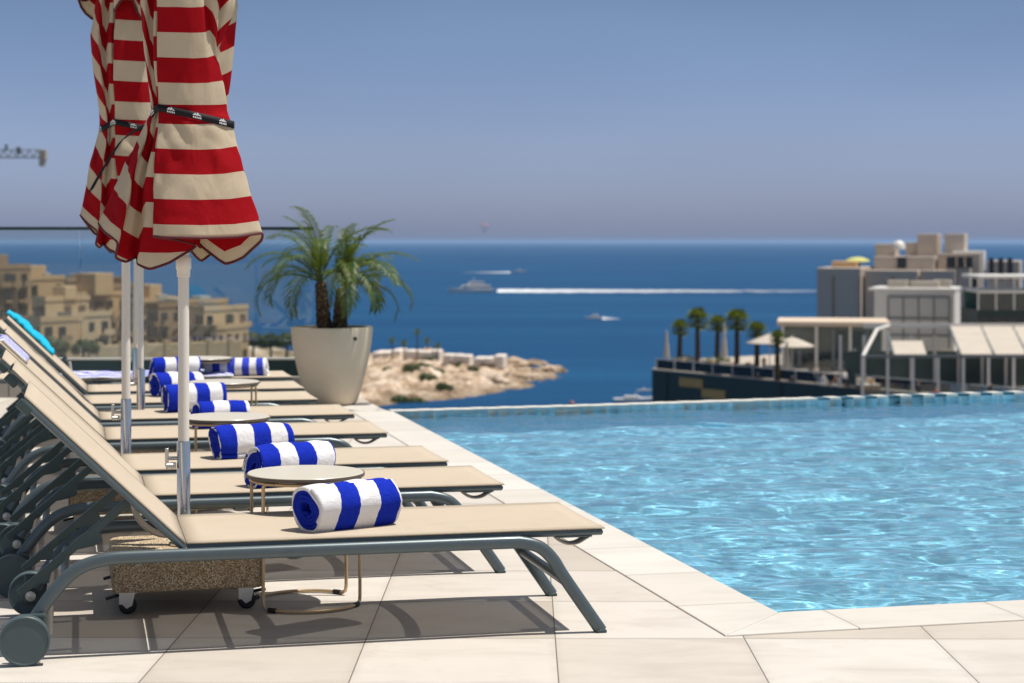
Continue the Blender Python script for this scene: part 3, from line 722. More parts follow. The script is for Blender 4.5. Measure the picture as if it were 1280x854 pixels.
poles = [(229.5, 6.46, 0, 0, 1.0, 'closed red and cream striped umbrella nearest the camera, hem flaring wide'),
         (157.5, 8.20, 0, R(20), 1.0, 'closed striped umbrella second in line, strap end hanging down its side'),
         (176, 10.15, 1, R(150), .8, 'closed striped umbrella third in line, mostly hidden behind the two in front'),
         (170, 12.1, 1, R(230), .8, 'closed striped umbrella farthest in line, only its white pole showing')]
blab = ['pebbled concrete umbrella base on casters under the nearest lounger', 'pebbled concrete umbrella base between the third and fourth loungers',
        'pebbled concrete umbrella base of the third umbrella', 'pebbled concrete umbrella base of the farthest umbrella']
first = {}
for i, (px, y, kk, rz, sc, lab) in enumerate(poles):
    src = (ub, ub2, None, None)[i]
    o = src if src else copy_tree(ub)
    x = (px - 640) * y / F; o.location = (x, y, 0); o.rotation_euler.z = rz
    if i: o.scale = (sc, sc, 1.037 if i == 1 else 1)
    tag(o, lab, 'umbrella', 'closed striped umbrellas between the loungers')
    o = bb if i == 0 else copy_tree(bb); o.location = (x, y, 0); o.rotation_euler.z = TH; tag(o, blab[i], 'umbrella base', 'umbrella bases on casters')

# ------------------------------------------------------------------ planter and palm
def stone_pot():
    t = NT('cast_stone_pot'); co_ = t.coord('Object'); n1 = t.noise(co_, 5, 6, .6); n2 = t.noise(co_, 60, 3)
    c = t.mix(n1, (.58, .49, .36), (.70, .61, .48)); c = t.mix(t.math('MULTIPLY', n2, .2), c, (.40, .35, .27)); t.base(c, .85, 0, .2); t.bump(n2, .3, .004); return t.m
pp = G(418, 508.5); pp = Vector((pp.x - .04, 14.25, 0))
pt = thing('planter_pot', 'large tapered cream stone pot holding the palm at the deck end', 'planter', pp)
MB().lathe([(.0, 0), (.165, 0), (.195, .02), (.235, .14), (.275, .30), (.305, .46), (.317, .585), (.314, .600), (.285, .600), (.280, .57), (.26, .50)], 56).build('pot', stone_pot(), pt, smooth=50)
MB().lathe([(0, .55), (.275, .545)], 40).build('soil', simple('soil', (.03, .022, .015), .95, 0, .2, .4, 20, 1, 40), pt)
hs = MB(); hs.tube([(.205, -.262, .52), (.19, -.22, .52)], .014, 12); hs.build('drain_hole', M['rubber'], pt)
def leaf_mat(name, a, b):
    t = NT(name); nz = t.noise(t.coord('Object'), 7, 3); c = t.mix(nz, a, b); t.base(c, .5, 0, .4)
    tl_ = t.n('ShaderNodeBsdfTranslucent'); t.l(t.mix(.5, c, (.25, .30, .02)), tl_.inputs[0])
    m = t.n('ShaderNodeMixShader'); m.inputs[0].default_value = .3; t.l(t.b.outputs[0], m.inputs[1]); t.l(tl_.outputs[0], m.inputs[2]); t.l(m.outputs[0], t.out.inputs[0]); return t.m
M['palmleaf'] = leaf_mat('palm_leaf', (.022, .066, .010), (.10, .14, .016))
M['palmleaf2'] = leaf_mat('palm_leaf_far', (.045, .085, .018), (.13, .16, .02))
def bark():
    t = NT('palm_bark'); co_ = t.coord('Object'); v = t.vor(co_, 38); c = t.ramp(v, [(0, (.16, .11, .06)), (.6, (.055, .035, .02)), (1, (.02, .014, .01))]); t.base(c, .9, 0, .2); t.bump(v, 1, .01); return t.m
M['bark'] = bark()
def frond(m, base, az, el, length, droop, nl=26, lw=.012, ll=.20):
    # arching rachis with leaflets on both sides
    pts = []; p = Vector(base); e = el; n = 14; st = length / n
    for i in range(n + 1):
        pts.append(p.copy()); p = p + Vector((math.cos(az) * math.cos(e), math.sin(az) * math.cos(e), math.sin(e))) * st; e -= droop / n * (.5 + 1.2 * i / n)
    m.tube(pts, [.009 * (1 - .8 * i / n) * length for i in range(n + 1)], 5)
    for k in range(nl):
        a = .16 + .84 * k / (nl - 1); f = a * n; i = min(int(f), n - 1); q = pts[i].lerp(pts[i + 1], f - i); tg = (pts[i + 1] - pts[i]).normalized()
        sd_ = tg.cross(Vector((0, 0, 1)));
        if sd_.length < .05: sd_ = Vector((-math.sin(az), math.cos(az), 0))
        sd_.normalize(); un = sd_.cross(tg)
        for s in (-1, 1):
            l_ = ll * (math.sin(math.pi * (.12 + .80 * a)) * .85 + .18) * random.uniform(.85, 1.12)
            dv = (sd_ * s * .80 + tg * (.55 + .5 * a) + un * random.uniform(.05, .35)).normalized()
            wv = tg.cross(dv).cross(dv).normalized() * lw * length; mid_ = q + dv * l_ * .5; tip = q + dv * l_ + Vector((0, 0, -l_ * random.uniform(.22, .5)))
            m.face([q - wv * .4, mid_ - wv, mid_ + wv, q + wv * .4]); m.face([mid_ - wv, tip, mid_ + wv])
pr = thing('potted_palm', 'small feathery green palm with two dark trunks growing in the cream pot', 'palm', pp + Vector((0, 0, .545)))
for (bx, by_, tx, ty, hh, nf, sd_) in ((-.055, .0, -.09, .0, .41, 19, 3), (.06, -.02, .075, -.02, .36, 20, 8)):
    random.seed(sd_); base = Vector((bx, by_, 0)); tp_ = Vector((tx, ty, hh))
    n = 14; MB().tube([base.lerp(tp_, k / n) for k in range(n + 1)], [(.062 - .022 * k / n) * (1 + .10 * (k % 2)) * (.55 if k == n else 1) for k in range(n + 1)], 12).build('trunk', M['bark'], pr, smooth=40)
    m = MB()
    for k in range(nf):
        az = k * 2.4 + random.uniform(-.3, .3) + sd_; lvl = k / nf
        if hh < .4 and math.cos(az) < -.2: az = math.pi - az       # the right trunk leans its fronds to the right
        if hh > .4 and math.cos(az) > .3 and k % 2: az = math.pi - az
        frond(m, tp_ + Vector((0, 0, -.015)), az, R(86 - 66 * lvl + random.uniform(-6, 6)), random.uniform(.52, .82), R(66 + 76 * lvl + random.uniform(-16, 16)), 30, .0085, .135)
    m.build('fronds', M['palmleaf'], pr)
# ------------------------------------------------------------------ sea, headland, far coast
SEA = -36.0
def sea_mat():
    t = NT('sea_water'); p = t.pos()
    mp = t.n('ShaderNodeMapping'); mp.inputs['Scale'].default_value = (1, .35, 1); t.l(p, mp.inputs[0])
    big = t.noise(mp.outputs[0], .004, 4, .6); c = t.mix(t.math('MULTIPLY', t.math('SUBTRACT', big, .3, clamp=True), 1.6, clamp=True), (.004, .046, .125), (.006, .062, .160))
    lane = t.n('ShaderNodeMapping'); lane.inputs['Scale'].default_value = (.0012, .010, 1); t.l(p, lane.inputs[0]); ln_ = t.noise(lane.outputs[0], 1, 5, .6, .5); c = t.mix(t.math('MULTIPLY', t.math('SUBTRACT', ln_, .45, clamp=True), 2.2, clamp=True), c, (.010, .082, .185))
    t.base(c, .3, 0, .0)
    gl_ = t.n('ShaderNodeBsdfGlossy'); gl_.inputs['Roughness'].default_value = .3; ms_ = t.n('ShaderNodeMixShader'); ms_.inputs[0].default_value = .07; t.l(t.b.outputs[0], ms_.inputs[1]); t.l(gl_.outputs[0], ms_.inputs[2]); t.l(ms_.outputs[0], t.out.inputs[0])
    h = t.math('ADD', t.noise(mp.outputs[0], .25, 4, .6), t.math('MULTIPLY', t.noise(mp.outputs[0], .03, 3), 2)); t.bump(h, .6, 1.2)
    return t.m
M['sea'] = sea_mat()
m = MB(); ring = [(0, -200), (100, -200)]
ys = [-300, 400, 1200, 3000, 8000, 20000, 60000, 150000]
m.grid(13, len(ys), lambda i, j: ((i - 6) / 6 * (700 + max(0, ys[j]) * .8), ys[j], SEA))
m.build('sea', M['sea'], kind='structure')
M['ground'] = simple('town_ground', (.36, .30, .23), .95, 0, .2, .3, .02)
m = MB(); m.grid(2, 2, lambda i, j: (-2000 + 4000 * i, -3000 + 3130 * j, SEA + 1.0)); m.build('ground', M['ground'], kind='structure')  # unseen near-side land, added to bounce warm light up onto shaded walls
def rock_mat():
    t = NT('pale_shore_rock'); p = t.pos(); n1 = t.noise(p, .09, 6, .65, .4); n2 = t.noise(p, .5, 4)
    n1 = t.math('ADD', t.math('MULTIPLY', n1, .55), t.math('MULTIPLY', t.noise(p, .33, 7, .75, .6), .45)); c = t.ramp(n1, [(.36, (.07, .05, .03)), (.44, (.24, .17, .11)), (.50, (.42, .31, .215)), (.57, (.62, .52, .42)), (.7, (.72, .65, .57))]); c = t.mix(t.math('MULTIPLY', t.math('GREATER_THAN', n2, .60), .55), c, (.10, .075, .05))  # darkest noise tones stand in for shaded crevices in the rock
    sp = t.n('ShaderNodeSeparateXYZ'); t.l(p, sp.inputs[0]); wet = t.math('SUBTRACT', 1, t.math('DIVIDE', t.math('ADD', sp.outputs[2], 36.2), 2.2, clamp=True)); c = t.mix(t.math('MULTIPLY', wet, .75), c, (.13, .095, .06))
    t.base(c, .95, 0, .1); t.bump(t.noise(p, .8, 5), .8, .5); return t.m
M['rock'] = rock_mat()
def poly_contains(P, x, y):
    ins = False; j = len(P) - 1
    for i in range(len(P)):
        if (P[i][1] > y) != (P[j][1] > y) and x < (P[j][0] - P[i][0]) * (y - P[i][1]) / (P[j][1] - P[i][1]) + P[i][0]: ins = not ins
        j = i
    return ins
def poly_dist(P, x, y):
    d = 1e9; q = Vector((x, y)); j = len(P) - 1
    for i in range(len(P)):
        a, b = Vector(P[j]), Vector(P[i]); ab = b - a; tt = max(0, min(1, (q - a).dot(ab) / ab.dot(ab))); d = min(d, (q - a - ab * tt).length); j = i
    return d
def land(name, px_pts, mat, hmax, slope, step, nsc):
    P = [tuple(G(x, y, SEA)[:2]) for x, y in px_pts]
    x0, x1 = min(p[0] for p in P) - 4, max(p[0] for p in P) + 4; y0, y1 = min(p[1] for p in P) - 4, max(p[1] for p in P) + 4
    nx_, ny_ = int((x1 - x0) / step) + 1, int((y1 - y0) / (step * 1.4)) + 1
    def ht(x, y):
        x2 = x + noise.noise(Vector((x * .07, y * .05, 2))) * 5; y2 = y + noise.noise(Vector((x * .06, y * .05, 8))) * 8
        ins = poly_contains(P, x2, y2); dd = poly_dist(P, x2, y2) * (1 if ins else -1)
        h = max(-2, min(hmax, dd * slope)); r = noise.fractal(Vector((x * nsc, y * nsc * .7, 3)), 1, 2, 4)
        r2 = noise.fractal(Vector((x * .35, y * .25, 9)), 1, 2, 4)
        q = h * (1 + .45 * r) + (.9 * r + 1.1 * r2 if h > 0 else 0); q = q * .45 + .55 * (math.floor(q / .9) * .9 + .45) if h > 0 else q
        return SEA + q - .2
    m = MB(); m.grid(nx_, ny_, lambda i, j: (x0 + i * step, y0 + j * step * 1.4, ht(x0 + i * step, y0 + j * step * 1.4)))
    return m.build(name, mat, smooth=35, kind='structure'), ht
hl, hh = land('headland', [(400, 520), (470, 510), (520, 502), (575, 498), (640, 488), (700, 474), (704, 467), (676, 462), (640, 457), (600, 448), (540, 445), (470, 447), (400, 452)], M['rock'], 2.7, .13, 1.0, .10)
def hpt(px, py, g=1.0):
    p = G(px, py, SEA + g)
    for _ in range(4): p = G(px, py, hh(p.x, p.y))
    return p
def foliage(name): 
    return leaf_mat(name, (.030, .060, .014), (.085, .11, .025))
M['bush'] = foliage('shore_bush_leaf')
def leafball(m, c, r, n, lf, sq=.75):
    for _ in range(n):
        v = Vector((random.gauss(0, 1), random.gauss(0, 1), random.gauss(0, 1))).normalized(); k = random.random() ** .4
        p = Vector(c) + Vector((v.x * r * k, v.y * r * k, v.z * r * sq * k)); a = Vector((random.uniform(-1, 1), random.uniform(-1, 1), random.uniform(-1, 1))).normalized(); b = a.cross(v).normalized() if a.cross(v).length > .01 else Vector((1, 0, 0))
        l_ = lf * random.uniform(.6, 1.3); m.face([p - a * l_, p + b * l_ * .5, p + a * l_, p - b * l_ * .5])
random.seed(4)
bl_ = [(512, 464, 3.0), (500, 447, 3.2), (540, 452, 2.5), (533, 474, 2.6), (528, 462, 3.4), (560, 457, 2.2), (486, 465, 2.4), (553, 486, 2.6), (575, 458, 2.0), (590, 462, 1.8), (545, 466, 2.2), (520, 506, 3), (499, 503, 2.8)]
blab2 = ['dark green bush in the middle of the pale rocky headland', 'dark bush among the thin trees at the back of the headland', 'low green bush behind the rocks right of the thin trees', 'green bush lowest on the face of the headland slope',
         'large green bush on the headland slope above the pale ledge', 'small green bush on the top of the headland ridge', 'green bush at the left of the headland, just past the pot', 'bush low on the ledge facing the pool',
         'rightmost bush but one on the headland ridge', 'rightmost small bush on the headland ridge', 'small round bush between larger ones on the slope', 'dark bush at the waterline beside the pool edge, right of its neighbour', 'dark bush at the waterline nearest the terrace corner']
for (px, py, r), lab in zip(bl_, blab2):
    r *= .72; p = hpt(px, py); m = MB(); leafball(m, (0, 0, r * .35), r, 420, .42, .6); leafball(m, (r * .9, r * .3, r * .2), r * .6, 160, .4, .6)
    tag(m.build('shore_bush', M['bush'], loc=p - Vector((0, 0, .2))), lab, 'bush', 'bushes on the headland')
M['whitestone'] = simple('whitewashed_stone', (.70, .63, .56), .9, 0, .2, .15, .6, .3, 2)
wb = [(470, 505, 442, 11.2, 'low whitewashed sea wall at the left end of the headland', 3.6), (508, 552, 445, 6.5, 'whitewashed bathing hut row behind the thin trees', 4.2), (556, 590, 449, 6.0, 'whitewashed wall stretch in the middle of the headland ridge', 3.6), (594, 632, 452, 7.5, 'longest flat whitewashed block on the headland ridge', 4.0)]
for x0, x1, py, dp, lab, ht_ in wb:
    p = hpt((x0 + x1) / 2, py + 6); wd = (x1 - x0) * p.y / F
    t = thing('sea_wall_block', lab, 'low building', (p.x, p.y, p.z - .5), R(-8)); random.seed(x0)
    m = MB(); k = 0
    n = max(2, int(wd / 2.2))
    for q in range(n):
        hq = ht_ * random.uniform(.72, 1.0); m.box((-wd / 2 + (q + .5) * wd / n, random.uniform(-.4, .4), hq / 2), (wd / n * 1.001, dp, hq))
    m.build('wall', M['whitestone'], t, bevel=.35)
    m = MB(); m.box((0, -dp / 2 - .42, ht_ * .25), (wd * .5, .2, ht_ * .3)); m.build('opening', M['rock'], t)
# boulders round the tip
for k, (px, py, r, lab) in enumerate([(680, 463, 2.3, 'pale boulder last but one at the tip of the headland'), (692, 462, 2.5, 'pale boulder at the very tip of the headland'), (664, 456, 3.2, 'broad pale boulder on the headland near its tip'), (640, 455, 3.4, 'pale boulder at the end of the whitewashed ridge'), (612, 474, 3.2, 'pale boulder on the middle ledge of the headland'), (575, 476, 3.6, 'pale boulder on the ledge left of the middle one'), (646, 470, 2.6, 'pale boulder low on the ledge toward the tip')]):
    p = hpt(px, py + 3); bm_ = bmesh.new(); bmesh.ops.create_icosphere(bm_, subdivisions=3, radius=1)
    for v in bm_.verts: v.co = Vector((v.co.x * r * 1.5, v.co.y * r * 1.2, v.co.z * r * .75)) * (1 + .35 * noise.noise(v.co * 1.7 + Vector((k * 5, 0, 0))))
    me = bpy.data.meshes.new('boulder'); bm_.to_mesh(me); bm_.free(); me.materials.append(M['rock']); o = bpy.data.objects.new('boulder', me); COL.objects.link(o); o.location = p; tag(o, lab, 'boulder')
def fan_palm(name, p, h, cr, lab, group, nf=46, seed=0, trunk=.20):
    random.seed(seed); t = thing(name, lab, 'palm', p, 0, group); n = 10
    lean = Vector((random.uniform(-.03, .03), random.uniform(-.03, .03), 1)) * h
    MB().tube([lean * (k / n) + Vector((0, 0, 0)) for k in range(n + 1)], [trunk * (1.25 - .35 * k / n) * (1.08 if k % 2 else 1) for k in range(n + 1)], 10).build('trunk', M['bark'], t, smooth=60)
    m = MB()
    for k in range(nf):
        az = k * 2.399; el = R(82 - 118 * (k / nf)); dv = Vector((math.cos(az) * math.cos(el), math.sin(az) * math.cos(el), math.sin(el))); ln = cr * random.uniform(.45, .62)
        hub = lean + dv * ln; m.tube([lean, hub], [.03, .02], 4)
        sd_ = dv.cross(Vector((0, 0, 1))).normalized(); un = sd_.cross(dv)
        for q in range(11):
            g = R(-100 + 20 * q); dd = (dv * math.cos(g) + sd_ * math.sin(g)).normalized(); l2 = cr * random.uniform(.38, .5) * (1 if abs(q - 5) < 4 else .7); wd = dd.cross(un).normalized() * .045 * cr
            md = hub + dd * l2 * .6 - un * .04 * cr; m.face([hub - wd * .3, md - wd, hub + dd * l2 + Vector((0, 0, -.2 * l2)), md + wd, hub + wd * .3])
    m.build('crown', M['palmleaf2'], t); return t
for k, (px, py, h_) in enumerate([(490, 449, 5.2), (505, 450, 4.6), (521, 450, 7.6), (534, 451, 5.6), (547, 452, 4.2)]):
    fan_palm('shore_palm', hpt(px, py), h_, 1.5, ['leftmost thin dark tree on the headland', 'thin dark tree second from left on the headland', 'tallest thin dark tree on the headland', 'thin dark tree just right of the tallest on the headland', 'shortest thin tree at the right of the headland group'][k], 'thin trees on the headland', 26, k + 60, .16)

# ------------------------------------------------------------------ boats, wakes, parasail, crane
M['boatwhite'] = simple('white_gelcoat', (.72, .70, .68), .35, 0, .5, .05, 1)
M['boatdark'] = simple('tinted_boat_glass', (.03, .04, .06), .15)
M['boatrust'] = simple('rust_red_hull', (.30, .12, .08), .5, 0, .4, .1, 1)
def foam_mat():
    t = NT('sea_foam'); uv = t.n('ShaderNodeUVMap'); sp = t.n('ShaderNodeSeparateXYZ'); t.l(uv.outputs[0], sp.inputs[0]); t.base((.72, .75, .78), .9, 0, .2)
    d = t.math('SUBTRACT', 1.25, t.math('MULTIPLY', sp.outputs[0], .75)); d = t.math('SUBTRACT', d, t.math('MULTIPLY', t.noise(t.pos(), .12, 5, .7), .75), None, True)
    tr = t.n('ShaderNodeBsdfTransparent'); m = t.n('ShaderNodeMixShader'); t.l(d, m.inputs[0]); t.l(tr.outputs[0], m.inputs[1]); t.l(t.b.outputs[0], m.inputs[2]); t.l(m.outputs[0], t.out.inputs[0]); return t.m
M['foam'] = foam_mat()
def boat(name, lab, p, L, hull, rz, decks):
    t = thing(name, lab, 'boat', p, rz); m = MB(); st = []
    for k in range(13):
        a = k / 12; x = (a - .5) * L; b_ = L * .125 * (1 - max(0, (a - .45) / .55) ** 2.2); z1 = L * (.075 + .045 * a * a)
        st.append([(x, -b_, z1), (x, -b_ * .8, 0), (x, 0, -.02 * L), (x, b_ * .8, 0), (x, b_, z1)])
    m.grid(5, 13, lambda i, j: st[j][i]); m.face(st[0]); m.face([s[0] for s in st] + [s[4] for s in reversed(st[:-1])])
    m.build('hull', M[hull], t, smooth=40)
    for (x0, x1, z0, z1, wd) in decks:
        q = [(x0 * L, z0 * L), (x1 * L, z0 * L), ((x1 - .05) * L, z1 * L), ((x0 + .015) * L, z1 * L)]; m = MB(); n = 0
        for y in (-wd * L, wd * L): m.v += [Vector((x, y, z)) for x, z in q]
        m.f += [(0, 1, 2, 3), (7, 6, 5, 4)]; m.m += [0, 0]
        for i in range(4): j = (i + 1) % 4; m.quad(j, i, 4 + i, 4 + j)
        dk = m.build('cabin', M['boatwhite'], t, bevel=.1)
        MB().box(((x0 + x1 - .03) / 2 * L, 0, (z0 * .45 + z1 * .55) * L), ((x1 - x0 - .06) * L, wd * 2 * L + .06, (z1 - z0) * .35 * L)).build('window_band', M['boatdark'], dk)
    MB().tube([(-.05 * L, 0, decks[-1][3] * L), (-.06 * L, 0, decks[-1][3] * L + .09 * L)], .006 * L, 6).build('mast', M['boatwhite'], t)
    return t
def seapt(px, py): return G(px, py, SEA)
p = seapt(589, 366); boat('motor_yacht', 'large white motor yacht ahead of the long white wake', p, 58 * p.y / F, 'boatwhite', R(188), [(-.42, .24, .075, .16, .11), (-.28, .08, .16, .24, .085)])
p = seapt(744, 399); boat('motor_boat', 'small white motor boat alone below the long wake', p, 28 * p.y / F, 'boatwhite', R(180), [(-.15, .18, .09, .20, .07)])
p = seapt(650, 340); boat('speed_boat', 'distant white speed boat above the long white wake', p, 16 * p.y / F, 'boatwhite', R(5), [(-.2, .15, .09, .2, .07)])
p = seapt(798, 503); boat('moored_boat', 'white boat just beyond the pool edge beside the dark club wall', p, 62 * p.y / F, 'boatwhite', R(-4), [(-.30, .05, .08, .13, .09)])
p = seapt(806, 489); boat('moored_dinghy', 'small white boat by the corner of the dark club wall', p, 20 * p.y / F, 'boatwhite', R(10), [(-.2, .1, .08, .16, .08)])
def wake(name, px0, px1, py, w0, w1, lab):
    a, b = seapt(px0, py), seapt(px1, py); n = 90; m = MB()
    def fn(i, j):
        q = i / (n - 1); p = a.lerp(b, q); p = p + Vector((0, 14 * noise.noise(Vector((q * 3.1, 5, 3))) * q + 5 * noise.noise(Vector((q * 11, 2, 3))), 0)) * min(1, w0 / 30); wd = (w0 + (w1 - w0) * q) * (1 + .45 * noise.noise(Vector((q * 26, j, 1)))); gap = .25 if noise.noise(Vector((q * 14, 7, 2))) < -.42 and q > .3 else 1
        return (p.x, p.y + (j - 2) / 2 * wd * gap, SEA + .05 + (.9 if j in (1, 2, 3) else 0) * (1 - .75 * q) * (1 + .5 * noise.noise(Vector((q * 60, j, 4)))))
    m.grid(n, 5, fn, lambda i, j: (i / (n - 1), j / 4)); o = m.build(name, M['foam']); return tag(o, lab, 'wake', None, 'stuff')
wake('boat_wake', 622, 1032, 364, 40, 30, 'long straight white foam wake trailing the motor yacht')
wake('boat_wake', 638, 575, 341, 22, 3, 'faint short foam wake behind the distant speed boat')
wake('boat_wake', 752, 775, 399, 7, 4, 'small patch of foam behind the small motor boat')
# mooring buoy
p = seapt(715, 507); t = thing('mooring_buoy', 'small reddish buoy afloat just beyond the infinity edge', 'buoy', p)
MB().lathe([(0, -.2), (.5, -.1), (.62, .35), (.5, .8), (.2, 1.05), (0, 1.1)], 20).build('float_body', M['boatrust'], t, smooth=60); MB().tube([(0, 0, 1.05), (0, 0, 1.5)], .06, 8).build('ring_post', M['rubber'], t)
# parasail
p = W(606, 284, 1500); t = thing('parasail', 'tiny orange and pink parasail hanging in the sky over the sea', 'parasail', p); m = MB()
m.grid(17, 7, lambda i, j: (4.2 * math.sin((i / 16 - .5) * 2.4), 2.6 * (j / 6 - .5), 2.2 * math.cos((i / 16 - .5) * 2.4) + .5 * math.cos((j / 6 - .5) * 2)))
o = m.build('canopy', simple('orange_sail', (.70, .22, .14), .8), t, smooth=180); o.modifiers.new('thick', 'SOLIDIFY').thickness = .15
m = MB()
for i in range(0, 9): a = (i / 8 - .5) * 2.4; m.tube([(4.2 * math.sin(a), 0, 2.2 * math.cos(a)), (0, 0, -4.5)], .04, 4)
m.build('lines', M['rubber'], t)
# tower crane: only the end of its jib reaches the picture
p = W(52, 197, 240); t = thing('tower_crane', 'grey crane jib reaching in from the left edge against the sky', 'crane', p); m = MB(); q = 1.1
for y, z in ((-.55, 0), (.55, 0), (0, 1.0)): m.tube([(-32, y, z), (0, y, z)], .065, 6)
for k in range(29):
    x = -k * 1.1
    for a, b in (((x, -.55, 0), (x - .55, 0, 1)), ((x - .55, 0, 1), (x - 1.1, -.55, 0)), ((x, .55, 0), (x - .55, 0, 1)), ((x - .55, 0, 1), (x - 1.1, .55, 0)), ((x, -.55, 0), (x, .55, 0))): m.tube([a, b], .05, 4)
M['craneg'] = simple('crane_grey', (.14, .16, .17), .6); m.build('jib', M['craneg'], t)
m = MB(); m.box((.2, 0, .35), (.9, 1.1, 1.3)); m.box((.1, 0, -.75), (.7, .9, .8)); m.build('jib_end_block', simple('crane_weight', (.42, .38, .30), .8), t, bevel=.05)
m = MB(); m.box((-4.6, 0, 1.3), (.3, .3, .8)); m.box((-3.0, 0, .9), (.5, .5, .9)); m.build('trolley', M['craneg'], t)
m = MB(); m.box((-32, 0, -30), (1.6, 1.6, 64)); m.build('mast', M['craneg'], t)

# ------------------------------------------------------------------ apartment blocks on the left
M['lime'] = simple('honey_limestone', (.56, .365, .19), .9, 0, .2, .18, .25, .2, 3)
M['limeb'] = simple('pale_limestone', (.60, .42, .24), .9, 0, .2, .15, .3, .2, 3)
M['limed'] = simple('weathered_limestone', (.31, .20, .11), .9, 0, .2, .2, .3, .2, 3)
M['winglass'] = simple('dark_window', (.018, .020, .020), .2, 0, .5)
M['shade'] = simple('brown_shutter', (.16, .10, .06), .7)
M['roofg'] = simple('grey_roof', (.40, .36, .30), .9)
M['rail'] = simple('balcony_rail', (.20, .16, .11), .6)
lm, lh = land('coast_land', [(-420, 560), (-60, 545), (150, 500), (300, 478), (352, 462), (392, 452), (380, 440), (300, 432), (100, 428), (-420, 425)], M['rock'], 15, .35, 5, .03)
def block(name, lab, px0, px1, ytop, Y, depth, rz, mat, floors, bays, rooms=(), base=-30, win=True, cat='building'):
    a = W(px0, ytop, Y); b = W(px1, ytop, Y); wd = (b.x - a.x); cx = (a.x + b.x) / 2; ht_ = a.z - base
    c_, s_ = math.cos(rz), abs(math.sin(rz)); fw = max(3, (wd - s_ * depth) / c_)     # so that front and side together span the photo's width
    t = thing(name, lab, cat, (cx, Y + depth / 2, base), rz)
    MB().box((0, 0, ht_ / 2), (fw, depth, ht_)).build('wall', M[mat], t, bevel=.12)
    m = MB(); m.box((0, -depth / 2, ht_ + .3), (fw + .2, .25, .9)); m.box((fw / 2, 0, ht_ + .3), (.25, depth + .2, .9)); m.build('roof_parapet', M[mat], t)
    fh = 3.1; random.seed(px0 * 7 + ytop)
    wm_ = None
    for f in range(floors):
        z = ht_ - 1.9 - f * fh
        for s in range(bays):
            x = -fw / 2 + (s + .5) * fw / bays
            if random.random() < .06: continue
            tall = random.random() < .6
            h_, w_ = (2.3, min(2.8, fw / bays * .7)) if tall else (1.5, min(1.6, fw / bays * .5))
            o = MB().box((x, -depth / 2 - .03, z - (.3 if tall else 0)), (w_, .12, h_)).build('window', M['winglass'] if random.random() < .75 else M['shade'], t)
            if tall:
                bb_ = MB(); bb_.box((x, -depth / 2 - .65, z - 1.5), (w_ + .9, 1.3, .18)); bb_.box((x, -depth / 2 - 1.27, z - 1.0), (w_ + .9, .06, .9)); bb_.build('balcony', M['limed'] if random.random() < .4 else M[mat], t)
        ns = max(2, int(depth / 3.2))
        for s in range(ns):
            y = -depth / 2 + (s + .5) * depth / ns
            if random.random() < .1: continue
            tall = random.random() < .5; h_, w_ = (2.3, 1.7) if tall else (1.5, 1.3)
            MB().box((fw / 2 + .03, y, z - (.3 if tall else 0)), (.12, w_, h_)).build('window', M['winglass'] if random.random() < .75 else M['shade'], t)
            if tall and random.random() < .6:
                bb_ = MB(); bb_.box((fw / 2 + .6, y, z - 1.5), (1.2, 2.6, .18)); bb_.box((fw / 2 + 1.17, y, z - 1.0), (.06, 2.6, .9)); bb_.build('balcony', M['limed'] if random.random() < .4 else M[mat], t)
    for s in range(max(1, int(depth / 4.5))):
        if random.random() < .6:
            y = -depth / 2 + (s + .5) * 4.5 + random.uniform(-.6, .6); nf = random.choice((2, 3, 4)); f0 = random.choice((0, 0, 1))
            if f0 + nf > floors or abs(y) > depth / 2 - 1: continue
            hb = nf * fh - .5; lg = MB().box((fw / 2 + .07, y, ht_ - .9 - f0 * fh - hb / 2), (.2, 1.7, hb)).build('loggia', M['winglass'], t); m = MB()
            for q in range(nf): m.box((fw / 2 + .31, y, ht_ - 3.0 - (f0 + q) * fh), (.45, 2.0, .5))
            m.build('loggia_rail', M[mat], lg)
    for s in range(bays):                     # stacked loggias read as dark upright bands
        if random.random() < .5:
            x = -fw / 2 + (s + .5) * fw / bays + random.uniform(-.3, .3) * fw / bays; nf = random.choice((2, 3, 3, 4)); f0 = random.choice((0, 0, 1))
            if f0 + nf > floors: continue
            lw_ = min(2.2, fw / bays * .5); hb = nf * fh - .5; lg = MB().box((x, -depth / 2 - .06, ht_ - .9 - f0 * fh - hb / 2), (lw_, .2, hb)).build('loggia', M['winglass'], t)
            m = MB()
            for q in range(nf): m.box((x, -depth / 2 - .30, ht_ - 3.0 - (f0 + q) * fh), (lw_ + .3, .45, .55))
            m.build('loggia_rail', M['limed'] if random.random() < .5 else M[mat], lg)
    for (x, y, w_, d_, h_) in rooms:
        MB().box((x * fw / 2, y * depth / 2, ht_ + h_ / 2), (w_, d_, h_)).build('roof_room', M[mat if h_ > 1.5 else 'roofg'], t, bevel=.08)
    return t
ra = R(-30)
block('apartment_block', 'dark grey block cut by the left edge of the photo', -60, 14, 336, 330, 14, R(-20), 'limed', 9, 5, [(0, 0, 4, 4, 2.5)])
block('apartment_block', 'tallest honey stone block, white tanks on its roof', 12, 52, 350, 345, 13, ra, 'lime', 8, 4, [(-.3, 0, 3, 4, 2.6), (.5, .3, 1.6, 1.6, 1.2), (.1, -.4, 1.4, 1.4, 1.2)])
block('apartment_block', 'honey stone house with arched-looking openings and stepped front', 44, 90, 376, 322, 11, ra, 'limeb', 6, 4, [(.2, .1, 3, 3, 2.4)])
block('apartment_block', 'dark fronted block behind the honey stone house', 50, 108, 352, 366, 15, R(-15), 'limed', 8, 5, [(.5, 0, 3, 3, 1.4)])
block('apartment_block', 'honey block with a pale stair tower, left of the white poles', 92, 130, 370, 345, 14, ra, 'lime', 8, 4, [(.4, -.2, 5, 5, 4.2)])
